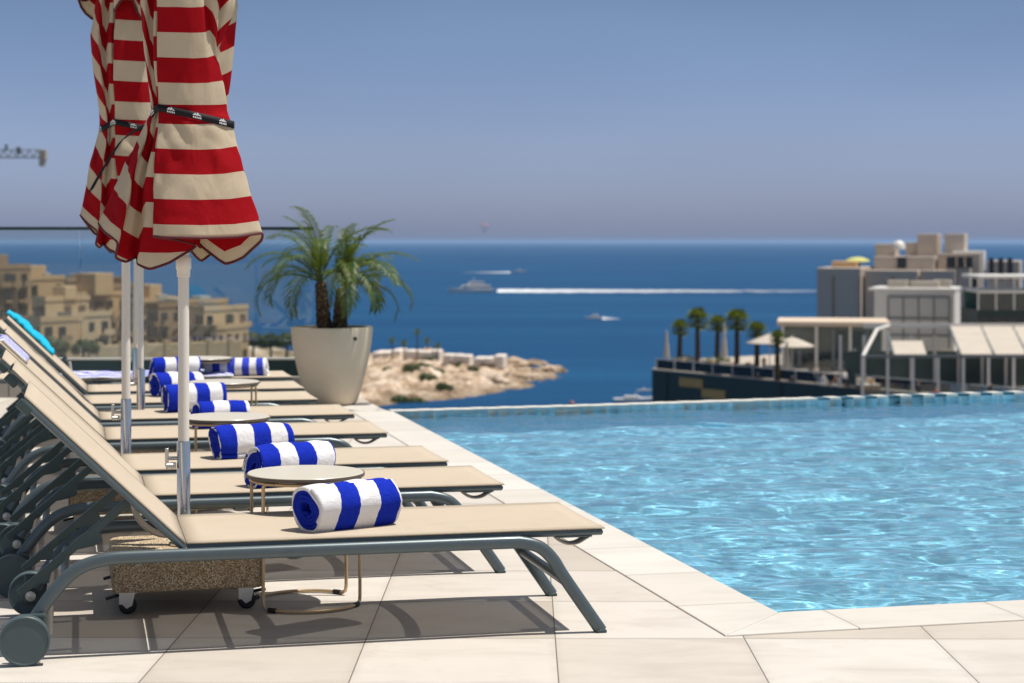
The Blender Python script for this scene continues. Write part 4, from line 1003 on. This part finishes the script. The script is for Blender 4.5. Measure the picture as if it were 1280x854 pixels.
block('apartment_block', 'tall brown block seen between the white umbrella poles', 122, 158, 360, 352, 13, R(-22), 'limed', 8, 4, [(-.2, .1, 3, 3, 2)])
block('apartment_block', 'narrow honey block with a domed roof right of the two poles', 156, 204, 378, 350, 14, ra, 'lime', 8, 4, [(-.4, 0, 3.5, 3.5, 3.2), (.3, .2, 2.5, 2.5, 1.3)])
block('apartment_block', 'wide honey block just left of the front pole', 190, 232, 384, 338, 13, ra, 'limed', 6, 3, [(.2, 0, 3, 3, 1.4)])
block('apartment_block', 'honey block just right of the front pole with a flat roof', 222, 258, 380, 346, 14, ra, 'lime', 6, 4, [(0, .1, 2.5, 3, 1.3)])
block('apartment_block', 'stepped honey block right of the front pole with deep balconies', 248, 288, 388, 340, 13, ra, 'limeb', 6, 3)
block('apartment_block', 'lowest honey block at the right end of the left town', 240, 299, 412, 330, 13, R(-18), 'lime', 3, 5)
block('apartment_block', 'low pale house at the foot of the left town, below the honey houses', 78, 118, 396, 318, 10, ra, 'limeb', 4, 3)
block('apartment_block', 'lower honey stone house at the left, under the tallest block', 36, 84, 402, 305, 10, ra, 'lime', 3, 4)
# low white wall and street along the bottom of the town
a = W(110, 418, 300); b = W(300, 416, 318); t = thing('street_wall', 'long pale stone wall along the foot of the left town', 'wall', (0, 0, 0))
dv = (b - a); ang = math.atan2(dv.y, dv.x); MB().box(((a.x + b.x) / 2, (a.y + b.y) / 2, -18.6), (dv.length, .8, 5.6), ang).build('wall_body', M['limeb'], t, bevel=.1)
for k in range(7): q = a.lerp(b, (k + .5) / 7); MB().box((q.x, q.y - .1, -18.4), (.9, 1.0, 6.2), ang).build('pier', M['limeb'], t)
random.seed(12)
for k, (px, py, y, r) in enumerate([(316, 424, 350, 1.7), (338, 426, 355, 1.9), (358, 424, 360, 1.6), (62, 432, 300, 1.8), (104, 433, 298, 1.4)]):
    p = W(px, py, y); m = MB(); leafball(m, (0, 0, 0), r, 600, .40, .8); leafball(m, (r, .5, -.3), r * .8, 300, .4, .8); leafball(m, (-r * .8, .2, -.5), r * .7, 250, .4, .8)
    t = thing('coast_tree', ['green tree at the right end of the left town', 'green tree left of the pot, middle of the three', 'green tree nearest the pot on the far coast', 'green tree in front of the left houses', 'small green tree below the low pale house'][k], 'tree', p - Vector((0, 0, 4)), 0, 'trees on the far coast')
    o = m.build('crown', M['bush'], t, loc=(0, 0, 4)); MB().tube([(0, 0, -6), (.1, 0, 4)], [.35, .2], 8).build('trunk', M['bark'], t)

# ------------------------------------------------------------------ beach club on the right
PZ = -12.6
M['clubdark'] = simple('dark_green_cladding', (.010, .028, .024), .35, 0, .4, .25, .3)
M['gold'] = simple('gold_panel', (.42, .26, .08), .5, .3)
M['clubdeck'] = simple('club_paving', (.42, .37, .31), .8, 0, .2, .15, .3)
M['whitemetal'] = simple('white_painted_metal', (.66, .64, .60), .4, 0, .4, .06, 1)
M['awning'] = simple('white_awning_cloth', (.47, .42, .36), .85, 0, .2, .10, .6)
A = W(815, 461, 200); A = Vector((A.x, A.y)); B = W(1030, 481.6, 178.5); B = Vector((B.x, B.y)); dirA = (B - A).normalized(); E = A + dirA * 95
plat = [A, B, E, E + Vector((70, 40)), Vector((130, 300)), Vector((60, 262)), Vector((33, 226)), A + Vector((3, 15))]
t = thing('club_terrace', 'long dark green clad terrace wall of the beach club with gold panels', 'terrace')
m = MB(); m.cur = 0; m.prism([tuple(p) for p in plat], SEA - 2, PZ - .12); m.build('terrace_wall', M['clubdark'], t)
m = MB(); m.prism([tuple(p) for p in plat], PZ - .11, PZ); m.build('terrace_paving', M['clubdeck'], t)
nA = Vector((dirA.y, -dirA.x)); angA = math.atan2(dirA.y, dirA.x)
def onwall(px):                            # where the photo's column px meets the wall line
    k = (px - 640) / F; s_ = (A.x - k * A.y) / (k * dirA.y - dirA.x); return A + dirA * s_, s_
for x0, x1, y0, y1 in ((850, 879, 473, 484), (878, 907, 487, 498)):
    a, sa = onwall(x0); b, sb = onwall(x1); c = (a + b) / 2; z0 = H - (y1 - HOR) * c.y / F; z1 = H - (y0 - HOR) * c.y / F
    MB().box((c.x + nA.x * .05, c.y + nA.y * .05, (z0 + z1) / 2), ((b - a).length, .16, z1 - z0), angA).build('gold_panel', M['gold'], t)
for px in (834, 977, 1090):
    a, _ = onwall(px); MB().box((a.x + nA.x * .02, a.y + nA.y * .02, (SEA + PZ) / 2), (.25, .12, PZ - SEA - .3), angA).build('wall_joint', M['rubber'], t)
t = thing('club_railing', 'long clear glass railing with thin pale rail along the club terrace edge', 'railing')
L = 62.0; n = 20
m = MB(); m.box((0, 0, 0), (L, .08, .07), angA); c = A + dirA * (L / 2 + .3) - nA * .3; m.build('handrail', M['whitemetal'], t, loc=(c.x, c.y, PZ + 1.12))
for k in range(n):
    c = A + dirA * (.3 + (k + .5) * L / n) - nA * .3; MB().box((c.x, c.y, PZ + .56), (L / n - .12, .03, 1.0), angA).build('glass_panel', M['glass'], t)
    c = A + dirA * (.3 + k * L / n) - nA * .3; MB().box((c.x, c.y, PZ + .55), (.08, .09, 1.1), angA).build('railing_post', M['whitemetal'], t)
pl_ = [(849, 408, 203, 1.35, 'leftmost and shortest club palm with a yellowish crown'), (872, 396, 200, 1.75, 'second club palm from left, tall with a full crown'), (896, 403, 204, 1.45, 'third club palm from left, between two taller ones'), (921, 398, 193, 1.75, 'tallest club palm, fourth from left'), (946, 411, 190, 1.4, 'fifth club palm, beside the closed white parasol'), (972, 420, 184, 1.05, 'rightmost small club palm in front of the open white parasol')]
for k, (px, py, y, cr, lab) in enumerate(pl_):
    p = W(px, py, y); h_ = p.z - PZ - cr * .25; fan_palm('palm_tree', (p.x, p.y, PZ), h_, cr, lab, 'palms on the club terrace', 46, k * 9 + 2, .24)
    # low planting round the foot
random.seed(5)
for k, (px, py, y, r, lab) in enumerate([(903, 461, 200, 1.3, 'dark green shrub between the club palms'), (857, 462, 203, 1.1, 'low greyish shrub at the foot of the leftmost club palm'), (885, 463, 200, 1.0, 'low pale shrub between the second and third club palms'), (935, 468, 191, 1.0, 'low shrub at the foot of the tallest club palm')]):
    p = W(px, py, y); m = MB(); leafball(m, (0, 0, .5), r, 300, .22); tag(m.build('club_shrub', M['bush'], loc=(p.x, p.y, PZ)), lab, 'shrub', 'shrubs on the club terrace')
def closed_parasol(px, y, h_, lab):
    x = (px - 640) * y / F; t = thing('closed_parasol', lab, 'parasol', (x, y, PZ)); m = MB()
    m.grid(33, 14, lambda i, j: ((.12 + .20 * (j / 13) ** 1.1 * (1 + .3 * math.cos(i / 32 * 2 * math.pi * 6)) - .06 * (j == 5)) * math.cos(i / 32 * 2 * math.pi), (.12 + .20 * (j / 13) ** 1.1 * (1 + .3 * math.cos(i / 32 * 2 * math.pi * 6))) * math.sin(i / 32 * 2 * math.pi), h_ - j / 13 * h_ * .72))
    m.build('canopy', M['awning'], t, smooth=180); MB().tube([(0, 0, 0), (0, 0, h_ + .2)], .07, 8).build('pole', M['whitemetal'], t); MB().box((0, 0, .1), (1.2, 1.2, .2)).build('foot', M['clubdeck'], t)
closed_parasol(833, 201, 4.0, 'closed white parasol at the left corner of the club terrace'); closed_parasol(905, 198, 5.0, 'closed white parasol standing among the club palms'); closed_parasol(984, 186, 3.6, 'closed white parasol near the glass pavilion corner'); closed_parasol(1068, 176, 3.4, 'closed white parasol in front of the glass pavilion')
def open_parasol(px, py, y, r, lab):
    p = W(px, py, y); t = thing('open_parasol', lab, 'parasol', (p.x, p.y, PZ)); h_ = p.z - PZ; m = MB()
    m.grid(25, 6, lambda i, j: (r * j / 5 * math.cos(i / 24 * 2 * math.pi) * (1 - .06 * (i % 3 > 0) * (j == 5)), r * j / 5 * math.sin(i / 24 * 2 * math.pi), h_ - .9 * (j / 5) ** 1.2)); o = m.build('canopy', M['awning'], t); o.modifiers.new('thick', 'SOLIDIFY').thickness = .05
    MB().tube([(0, 0, 0), (0, 0, h_ + .2)], .06, 8).build('pole', M['whitemetal'], t)
    for k in range(8): g = k * math.pi / 4; MB().tube([(0, 0, h_ - .5), (r * .97 * math.cos(g), r * .97 * math.sin(g), h_ - .93)], .03, 4).build('rib', M['whitemetal'], t)
open_parasol(962, 418, 189, 2.4, 'open white parasol left of the glass pavilion'); open_parasol(990, 422, 188, 2.3, 'open white parasol touching the pavilion roof corner')
# glass pavilion
def frame_building():
    y = 196; x0 = (984 - 640) * y / F; x1 = (1116 - 640) * y / F; zt = H - (402 - HOR) * y / F; dp = 9; rz = R(-9)
    t = thing('glass_pavilion', 'glass sided club pavilion under a flat beige roof', 'pavilion', ((x0 + x1) / 2, y + dp / 2, PZ), rz); wd = x1 - x0; h_ = zt - PZ
    MB().box((0, 0, h_ - .25), (wd + .6, dp + 1.6, .5)).build('roof', simple('beige_roof', (.58, .47, .36), .7), t, bevel=.05)
    n = 6
    for k in range(n + 1):
        x = -wd / 2 + .3 + k * (wd - .6) / n; MB().box((x, -dp / 2, h_ / 2 - .25), (.30, .30, h_ - .5)).build('post', M['whitemetal'] if k % 2 == 0 else M['craneg'], t)
    for k in range(n): x = -wd / 2 + .3 + (k + .5) * (wd - .6) / n; MB().box((x, -dp / 2 + .02, h_ / 2 - .3), ((wd - .6) / n - .34, .05, h_ - .7)).build('glass_wall', M['glass'], t)
    for k in range(3): MB().box((wd / 2 - .15, -dp / 2 + (k + 1) * dp / 3, h_ / 2 - .25), (.3, .3, h_ - .5)).build('post', M['whitemetal'], t)
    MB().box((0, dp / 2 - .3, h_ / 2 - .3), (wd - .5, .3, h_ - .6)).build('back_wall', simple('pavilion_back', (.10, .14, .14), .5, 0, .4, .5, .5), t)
    MB().box((-1, dp / 2 - 1.6, .6), (wd * .5, .8, 1.2)).build('bar_counter', M['clubdark'], t)
frame_building()
def white_house():
    y = 226; x0 = (1096 - 640) * y / F; x1 = (1226 - 640) * y / F; zt = H - (364 - HOR) * y / F; dp = 12; rz = R(-17)
    t = thing('white_club_building', 'white modern club building with a large gridded window front', 'building', ((x0 + x1) / 2, y + dp / 2, PZ), rz); h_ = zt - PZ; wd = ((x1 - x0) - dp * abs(math.sin(rz))) / math.cos(rz)
    MB().box((0, 0, h_ / 2), (wd, dp, h_)).build('wall', M['whitemetal'], t, bevel=.06)
    MB().box((-.3, 0, h_ + .16), (wd + .8, dp + .5, .34)).build('roof_edge', M['whitemetal'], t, bevel=.04)
    o = MB().box((.55, -dp / 2 - .02, h_ * .5), (wd * .76, .16, h_ * .82)).build('window_front', simple('pale_blinds', (.50, .49, .46), .6, 0, .3, .08, .5), t)
    for k in range(5): MB().box((.55 - wd * .38 + k * wd * .19, -dp / 2 - .12, h_ * .5), (.16, .14, h_ * .82)).build('mullion', M['craneg'], o)
    for z in (.30, .57, .91): MB().box((.55, -dp / 2 - .13, h_ * z), (wd * .76, .14, .22)).build('transom', M['craneg'], o)
    for k, (x, yy, w_, d_, hh_) in enumerate([(-.5, -.2, 2.4, 2, .9), (-.15, .1, 1.8, 2, .7), (.2, -.1, 3.4, 2.4, .8), (.6, .2, 2.2, 2.2, .9)]): MB().box((x * wd / 2, yy * dp / 2, h_ + .33 + hh_ / 2), (w_, d_, hh_)).build('roof_unit', M['roofg'], t, bevel=.05)
white_house()
# pergola with sliding awnings, nearer
def pergola():
    y = 164; k_ = y / F; z = lambda py: H - (py - HOR) * k_
    xl, xr = (1078 - 640) * k_, (1330 - 640) * k_; dp = 11.0; rz = R(-6)
    t = thing('awning_pergola', 'large white framed pergola with sloping cloth awnings at the right edge', 'pergola', (xl, y, PZ)); wd = xr - xl
    zf = z(447) - PZ; zb = z(427) - PZ
    for k in range(9):
        x = k * wd / 8; MB().box((x, 0, zf / 2), (.22, .22, zf)).build('post', M['whitemetal'], t)
        MB().box((x, dp, zb / 2), (.22, .22, zb)).build('post', M['whitemetal'], t)
    MB().box((wd / 2, 0, zf + .12), (wd + .3, .26, .28)).build('front_beam', M['craneg'], t); 
    MB().box((wd / 2 + 1.2, dp, zb + .9), (wd - 2, .4, .45)).build('back_beam', M['whitemetal'], t)
    MB().tube([(0, -.2, zf + .1), (2.6, dp * .6, zb + .75), (4.6, dp, zb + .9)], .17, 8).build('end_beam', M['whitemetal'], t)
    for k in range(5):
        x0 = 2.9 + k * (wd - 3) / 5; m = MB(); w_ = (wd - 3) / 5 - .15
        if k == 0: a0, a1 = .0, .45
        elif k == 1: a0, a1 = .0, 0.0
        else: a0, a1 = 0.0, 1.0
        x0 += 0
        if a1 <= a0: continue
        m.grid(7, 15, lambda i, j: (x0 + 1.6 * (a0 + (a1 - a0) * j / 14) + w_ * i / 6, dp * (a0 + (a1 - a0) * j / 14), zf + .30 + (zb + .65 - zf) * (a0 + (a1 - a0) * j / 14) - .16 * abs(math.sin(j / 14 * math.pi * 5))))
        o = m.build('awning', M['awning'], t); o.modifiers.new('thick', 'SOLIDIFY').thickness = .04
        MB().tube([(x0 - .1, 0, zf + .25), (x0 + 1.5, dp, zb + .75)], .10, 6).build('rafter', M['craneg'], t)
    for k in range(8): MB().box((k * wd / 8 + wd / 16, .05, .62), (wd / 8 - .3, .05, 1.1)).build('glass_screen', M['glass'], t)
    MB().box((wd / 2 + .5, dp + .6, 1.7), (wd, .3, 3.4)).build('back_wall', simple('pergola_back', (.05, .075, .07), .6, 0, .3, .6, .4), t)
pergola()
# dark glazed building at the right edge
def dark_house():
    y = 208; x0 = (1228 - 640) * y / F; x1 = (1330 - 640) * y / F; zt = H - (388 - HOR) * y / F
    t = thing('dark_club_building', 'dark glazed club building with stacked white balcony edges at the right', 'building', ((x0 + x1) / 2, y + 6, PZ), R(-4)); wd = x1 - x0; h_ = zt - PZ
    MB().box((0, 0, h_ / 2), (wd, 11, h_)).build('wall', M['clubdark'], t)
    for k, py in enumerate((345, 363)):
        z = H - (py - HOR) * y / F - PZ; MB().box((.2, -.3, z - .15), (wd + .2, 11.5, .34)).build('balcony_slab', M['whitemetal'], t, bevel=.04)
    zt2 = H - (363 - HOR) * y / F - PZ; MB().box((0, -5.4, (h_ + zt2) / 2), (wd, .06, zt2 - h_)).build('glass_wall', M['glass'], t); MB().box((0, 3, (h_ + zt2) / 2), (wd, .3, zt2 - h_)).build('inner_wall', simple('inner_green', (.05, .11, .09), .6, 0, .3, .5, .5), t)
    for k in range(5): MB().box((-wd / 2 + .1 + k * wd / 4.6, -5.5, (h_ + zt2 + 1.6) / 2), (.16, .16, zt2 - h_ + 1.6)).build('post', M['whitemetal'], t)
    for k in range(6): MB().box((-wd / 2 + (k + .5) * wd / 6, -5.53, h_ - 1.9), (wd / 6 - .3, .1, 2.4)).build('window', M['winglass'], t)
dark_house()
# the grey hotel behind
M['hotel'] = simple('grey_brown_render', (.50, .42, .345), .9, 0, .2, .08, .15)
M['hotelp'] = simple('pale_brown_render', (.47, .41, .35), .9, 0, .2, .08, .15)
def hotel():
    y = 330; k_ = y / F; Z = lambda py: H - (py - HOR) * k_; X = lambda px: (px - 640) * k_; rz = R(-18); base = -34
    t = thing('grey_hotel', 'big grey brown stepped hotel block on the skyline at right', 'hotel', (X(1156), y + 12, base), rz)
    def vol(px0, px1, py, dy, dp, mat, nm='wall', z0=base):
        w_ = (px1 - px0) * k_ / math.cos(rz) * .96; x = ((px0 + px1) / 2 - 1132) * k_ / math.cos(rz); h_ = Z(py) - z0
        return MB().box((x, dy, h_ / 2 + z0 - base), (w_, dp, h_)).build(nm, M[mat], t, bevel=.1)
    vol(1031, 1085, 335, -4, 22, 'hotel'); vol(1085, 1150, 338, -2, 20, 'hotel'); vol(1150, 1192, 338, -1, 20, 'hotel'); vol(1180, 1208, 333, 0, 18, 'hotelp')
    vol(1091, 1166, 321, 2, 16, 'hotelp'); vol(1166, 1218, 317, 4, 16, 'hotel'); vol(1222, 1262, 327, 8, 12, 'hotel')
    vol(1089, 1113, 305, 4, 9, 'hotel', 'roof_tower'); vol(1124, 1144, 303, 6, 7, 'hotel', 'roof_tower'); vol(1139, 1164, 292, 6, 9, 'hotel', 'roof_tower'); vol(1172, 1197, 292, 5, 8, 'hotelp', 'roof_tower'); vol(1182, 1220, 314, 3, 8, 'whitemetal', 'roof_room')
    def win(px, py, w_, h_, dy, mat='winglass'): x = (px - 1132) * k_ / math.cos(rz); MB().box((x, dy, Z(py) - base), (w_, .5, h_)).build('window', M[mat], t)
    for px, py, w_, h_, dy in ((1126, 329, 1.6, 2.0, -6.1), (1117, 357, 1.4, 1.5, -12.1), (1186, 328, 1.6, 2.0, -9.1), (1197, 328, 1.2, 2.0, -9.1), (1207, 328, 1.2, 2.0, -9.1), (1212, 354, 1.2, 2.4, -4.1)): win(px, py, w_, h_, dy)
    for px in (1052, 1083, 1120): x = (px - 1132) * k_ / math.cos(rz); MB().box((x, -15.05 if px < 1085 else -12.05, 14), (.25, .16, 30)).build('wall_joint', M['limed'], t)
    for px in (1228, 1239, 1250): x = (px - 1132) * k_ / math.cos(rz); MB().box((x, 1.95, Z(337) - base), (.9, .2, 4.0)).build('window', M['winglass'], t)
    MB().lathe([(0, .8), (1.0, .7), (2.0, .3), (2.3, 0), (2.2, -.2)], 20).build('roof_parasol', simple('yellow_green_canvas', (.50, .50, .16), .8), t, smooth=40, loc=((1071 - 1132) * k_ / math.cos(rz), -4, Z(331) - base + .5))
    MB().box(((1058 - 1132) * k_ / math.cos(rz), -5, Z(333) - base), (4.5, 6, 1.6)).build('roof_room', M['lime'], t, bevel=.1)
    m = MB(); m.lathe([(0, 1.7), (.8, 1.4), (1.2, .7), (1.2, 0), (0, 0)], 16); m.build('water_tank', M['whitemetal'], t, smooth=40, loc=((1118 - 1132) * k_ / math.cos(rz), 0, Z(312) - base))
hotel()
# right-hand shore below the club and hotel
land('club_shore', [(826, 492), (1000, 520), (1500, 560), (1900, 470), (1500, 425), (1100, 425), (900, 455)], M['rock'], 2.5, .2, 4, .06)

# ------------------------------------------------------------------ people and furniture on the club terrace
M['skin'] = simple('skin', (.42, .25, .17), .6, 0, .3, .05)
def person(px, py, y, pose, lab, topc, botc, face=0):
    p = W(px, py, y); t = NT('clothed_body'); co_ = t.coord('Object'); sp = t.n('ShaderNodeSeparateXYZ'); t.l(co_, sp.inputs[0]); z = sp.outputs[2]
    hip, sh = (.92, 1.42) if pose == 'stand' else (.47, .98)
    c = t.mix(t.math('GREATER_THAN', z, hip - .02), botc, topc); c = t.mix(t.math('GREATER_THAN', z, sh + .04), c, (.42, .25, .17)); c = t.mix(t.math('GREATER_THAN', z, sh + .30), c, (.04, .025, .015))
    if pose == 'stand': c = t.mix(t.math('LESS_THAN', z, .5), c, (.42, .25, .17))
    t.base(c, .8)
    if pose == 'stand':
        J = [((0, 0, .94), .15), ((0, 0, 1.18), .14), ((0, 0, 1.40), .16), ((0, 0, 1.50), .06), ((0, -.02, 1.60), .10), ((0, -.02, 1.71), .085),
             ((.10, 0, .88), .10), ((.11, -.02, .48), .062), ((.12, .02, .07), .045), ((.12, -.14, .03), .04), ((-.10, 0, .88), .10), ((-.12, .03, .48), .062), ((-.13, .08, .07), .045), ((-.13, -.08, .03), .04),
             ((.20, 0, 1.40), .065), ((.26, .02, 1.12), .046), ((.26, -.10, .88), .034), ((-.20, 0, 1.40), .065), ((-.27, .02, 1.12), .046), ((-.22, -.16, .95), .034)]
    else:
        J = [((0, 0, .50), .16), ((0, .04, .74), .14), ((0, .05, .96), .16), ((0, .04, 1.06), .06), ((0, .01, 1.16), .10), ((0, .01, 1.27), .085),
             ((.10, -.04, .49), .10), ((.12, -.44, .48), .065), ((.12, -.46, .08), .045), ((.12, -.60, .04), .04), ((-.10, -.04, .49), .10), ((-.12, -.44, .48), .065), ((-.12, -.50, .08), .045), ((-.12, -.64, .04), .04),
             ((.20, .05, .95), .065), ((.25, -.02, .68), .046), ((.18, -.26, .60), .034), ((-.20, .05, .95), .065), ((-.25, -.02, .68), .046), ((-.18, -.26, .60), .034)]
    ed = [(0, 1), (1, 2), (2, 3), (3, 4), (4, 5), (0, 6), (6, 7), (7, 8), (8, 9), (0, 10), (10, 11), (11, 12), (12, 13), (2, 14), (14, 15), (15, 16), (2, 17), (17, 18), (18, 19)]
    me = bpy.data.meshes.new('person'); b_ = bmesh.new(); sk_ = b_.verts.layers.skin.verify()
    vs = [b_.verts.new(j[0]) for j in J]
    for v_, j in zip(vs, J): v_[sk_].radius = (j[1], j[1] * .85)
    vs[0][sk_].use_root = True
    for e_ in ed: b_.edges.new((vs[e_[0]], vs[e_[1]]))
    b_.to_mesh(me); b_.free(); me.materials.append(t.m)
    o = bpy.data.objects.new('person', me); COL.objects.link(o); o.modifiers.new('skin', 'SKIN').use_smooth_shade = True; s = o.modifiers.new('sub', 'SUBSURF'); s.levels = s.render_levels = 1
    o.location = (p.x, p.y, PZ); o.rotation_euler.z = face; tag(o, lab, 'person'); return o
M['teak'] = simple('teak', (.24, .13, .06), .6, 0, .3, .2, 3)
def club_chair(o, lab, mat='whitemetal'):
    t = thing('terrace_chair', lab, 'chair', o.location, o.rotation_euler.z, 'chairs on the club terrace')
    MB().box((0, -.05, .33), (.50, .48, .06)).build('seat', M[mat], t, bevel=.01); MB().box((0, .26, .62), (.50, .05, .62)).build('backrest', M[mat], t, bevel=.01)
    for x, y in ((-.22, -.26), (.22, -.26), (-.22, .2), (.22, .2)): MB().box((x, y, .15), (.05, .05, .30)).build('leg', M[mat], t)
ppl = [(1030, 470, 176, 'sit', 'seated person in pale top, leftmost before the glass pavilion', (.62, .58, .52), (.15, .12, .1), 2.2), (1044, 470, 175, 'sit', 'seated person in orange brown top before the glass pavilion', (.45, .20, .10), (.30, .2, .12), -1.9), (1056, 472, 174, 'stand', 'standing person in white shirt at the right of the pavilion', (.70, .68, .64), (.06, .06, .08), .5),
       (1020, 468, 180, 'stand', 'standing person in cream clothes at the pavilion corner', (.62, .52, .40), (.55, .46, .36), 0), (938, 460, 193, 'sit', 'seated person under the tallest club palm', (.50, .30, .22), (.6, .6, .6), 1.0), (955, 456, 195, 'stand', 'standing person in dark clothes under the open parasol', (.10, .07, .06), (.10, .09, .08), 0),
       (1148, 470, 160, 'stand', 'person in dark top standing inside the awning pergola', (.03, .03, .03), (.05, .05, .06), .4), (1170, 474, 158, 'sit', 'seated person in red top inside the awning pergola', (.40, .06, .04), (.05, .05, .06), .2), (1238, 475, 158, 'stand', 'person in dark clothes by the right end of the pergola', (.02, .025, .02), (.03, .03, .03), 0)]
for a in ppl:
    o = person(*a)
    if a[3] == 'sit': club_chair(o, 'chair under the ' + a[4].replace('seated person', 'person')[0:70])
def sofa(px, y, lab, mat='awning', rz=0):
    p = W(px, 470, y); t = thing('terrace_daybed', lab, 'daybed', (p.x, p.y, PZ), rz, 'daybeds on the club terrace')
    MB().box((0, 0, .22), (2.0, 1.2, .30)).build('base', M['teak'], t); MB().box((0, -.02, .46), (1.95, 1.15, .18)).build('cushion', M[mat], t, bevel=.06)
    o = MB().box((0, .55, .78), (1.95, .22, .62)).build('backrest', M[mat], t, bevel=.06); MB().box((.55, .30, .68), (.5, .18, .4)).build('pillow', M['lime'], t, bevel=.06)
for k, (px, y, lab) in enumerate([(848, 202, 'white daybed by the leftmost club palm'), (868, 200.5, 'white daybed between the first two club palms'), (886, 199, 'white daybed under the third club palm'), (912, 195, 'white daybed just left of the tallest club palm'), (930, 192, 'white daybed right of the tallest club palm'), (958, 187, 'white daybed below the open parasols'), (1000, 183, 'white daybed at the left corner of the glass pavilion'), (1085, 172, 'white daybed where the pavilion meets the pergola')]):
    sofa(px, y, lab, rz=R(-20 + 13 * (k % 4)))

# ------------------------------------------------------------------ the sea haze: one even body of air
m = MB(); m.box((0, 70000, (SEA - 2 + 24) / 2), (260000, 170000, 24 - SEA + 2)); t = NT('sea_haze'); t.t.nodes.remove(t.b)
pv = t.n('ShaderNodeVolumePrincipled'); pv.inputs['Color'].default_value = (.42, .64, 1, 1); pv.inputs['Density'].default_value = 4e-5; pv.inputs['Anisotropy'].default_value = .1
t.l(pv.outputs[0], t.out.inputs['Volume']); o = m.build('haze', t.m, kind='stuff'); tag(o, 'thin blue sea haze softening the horizon', 'haze')
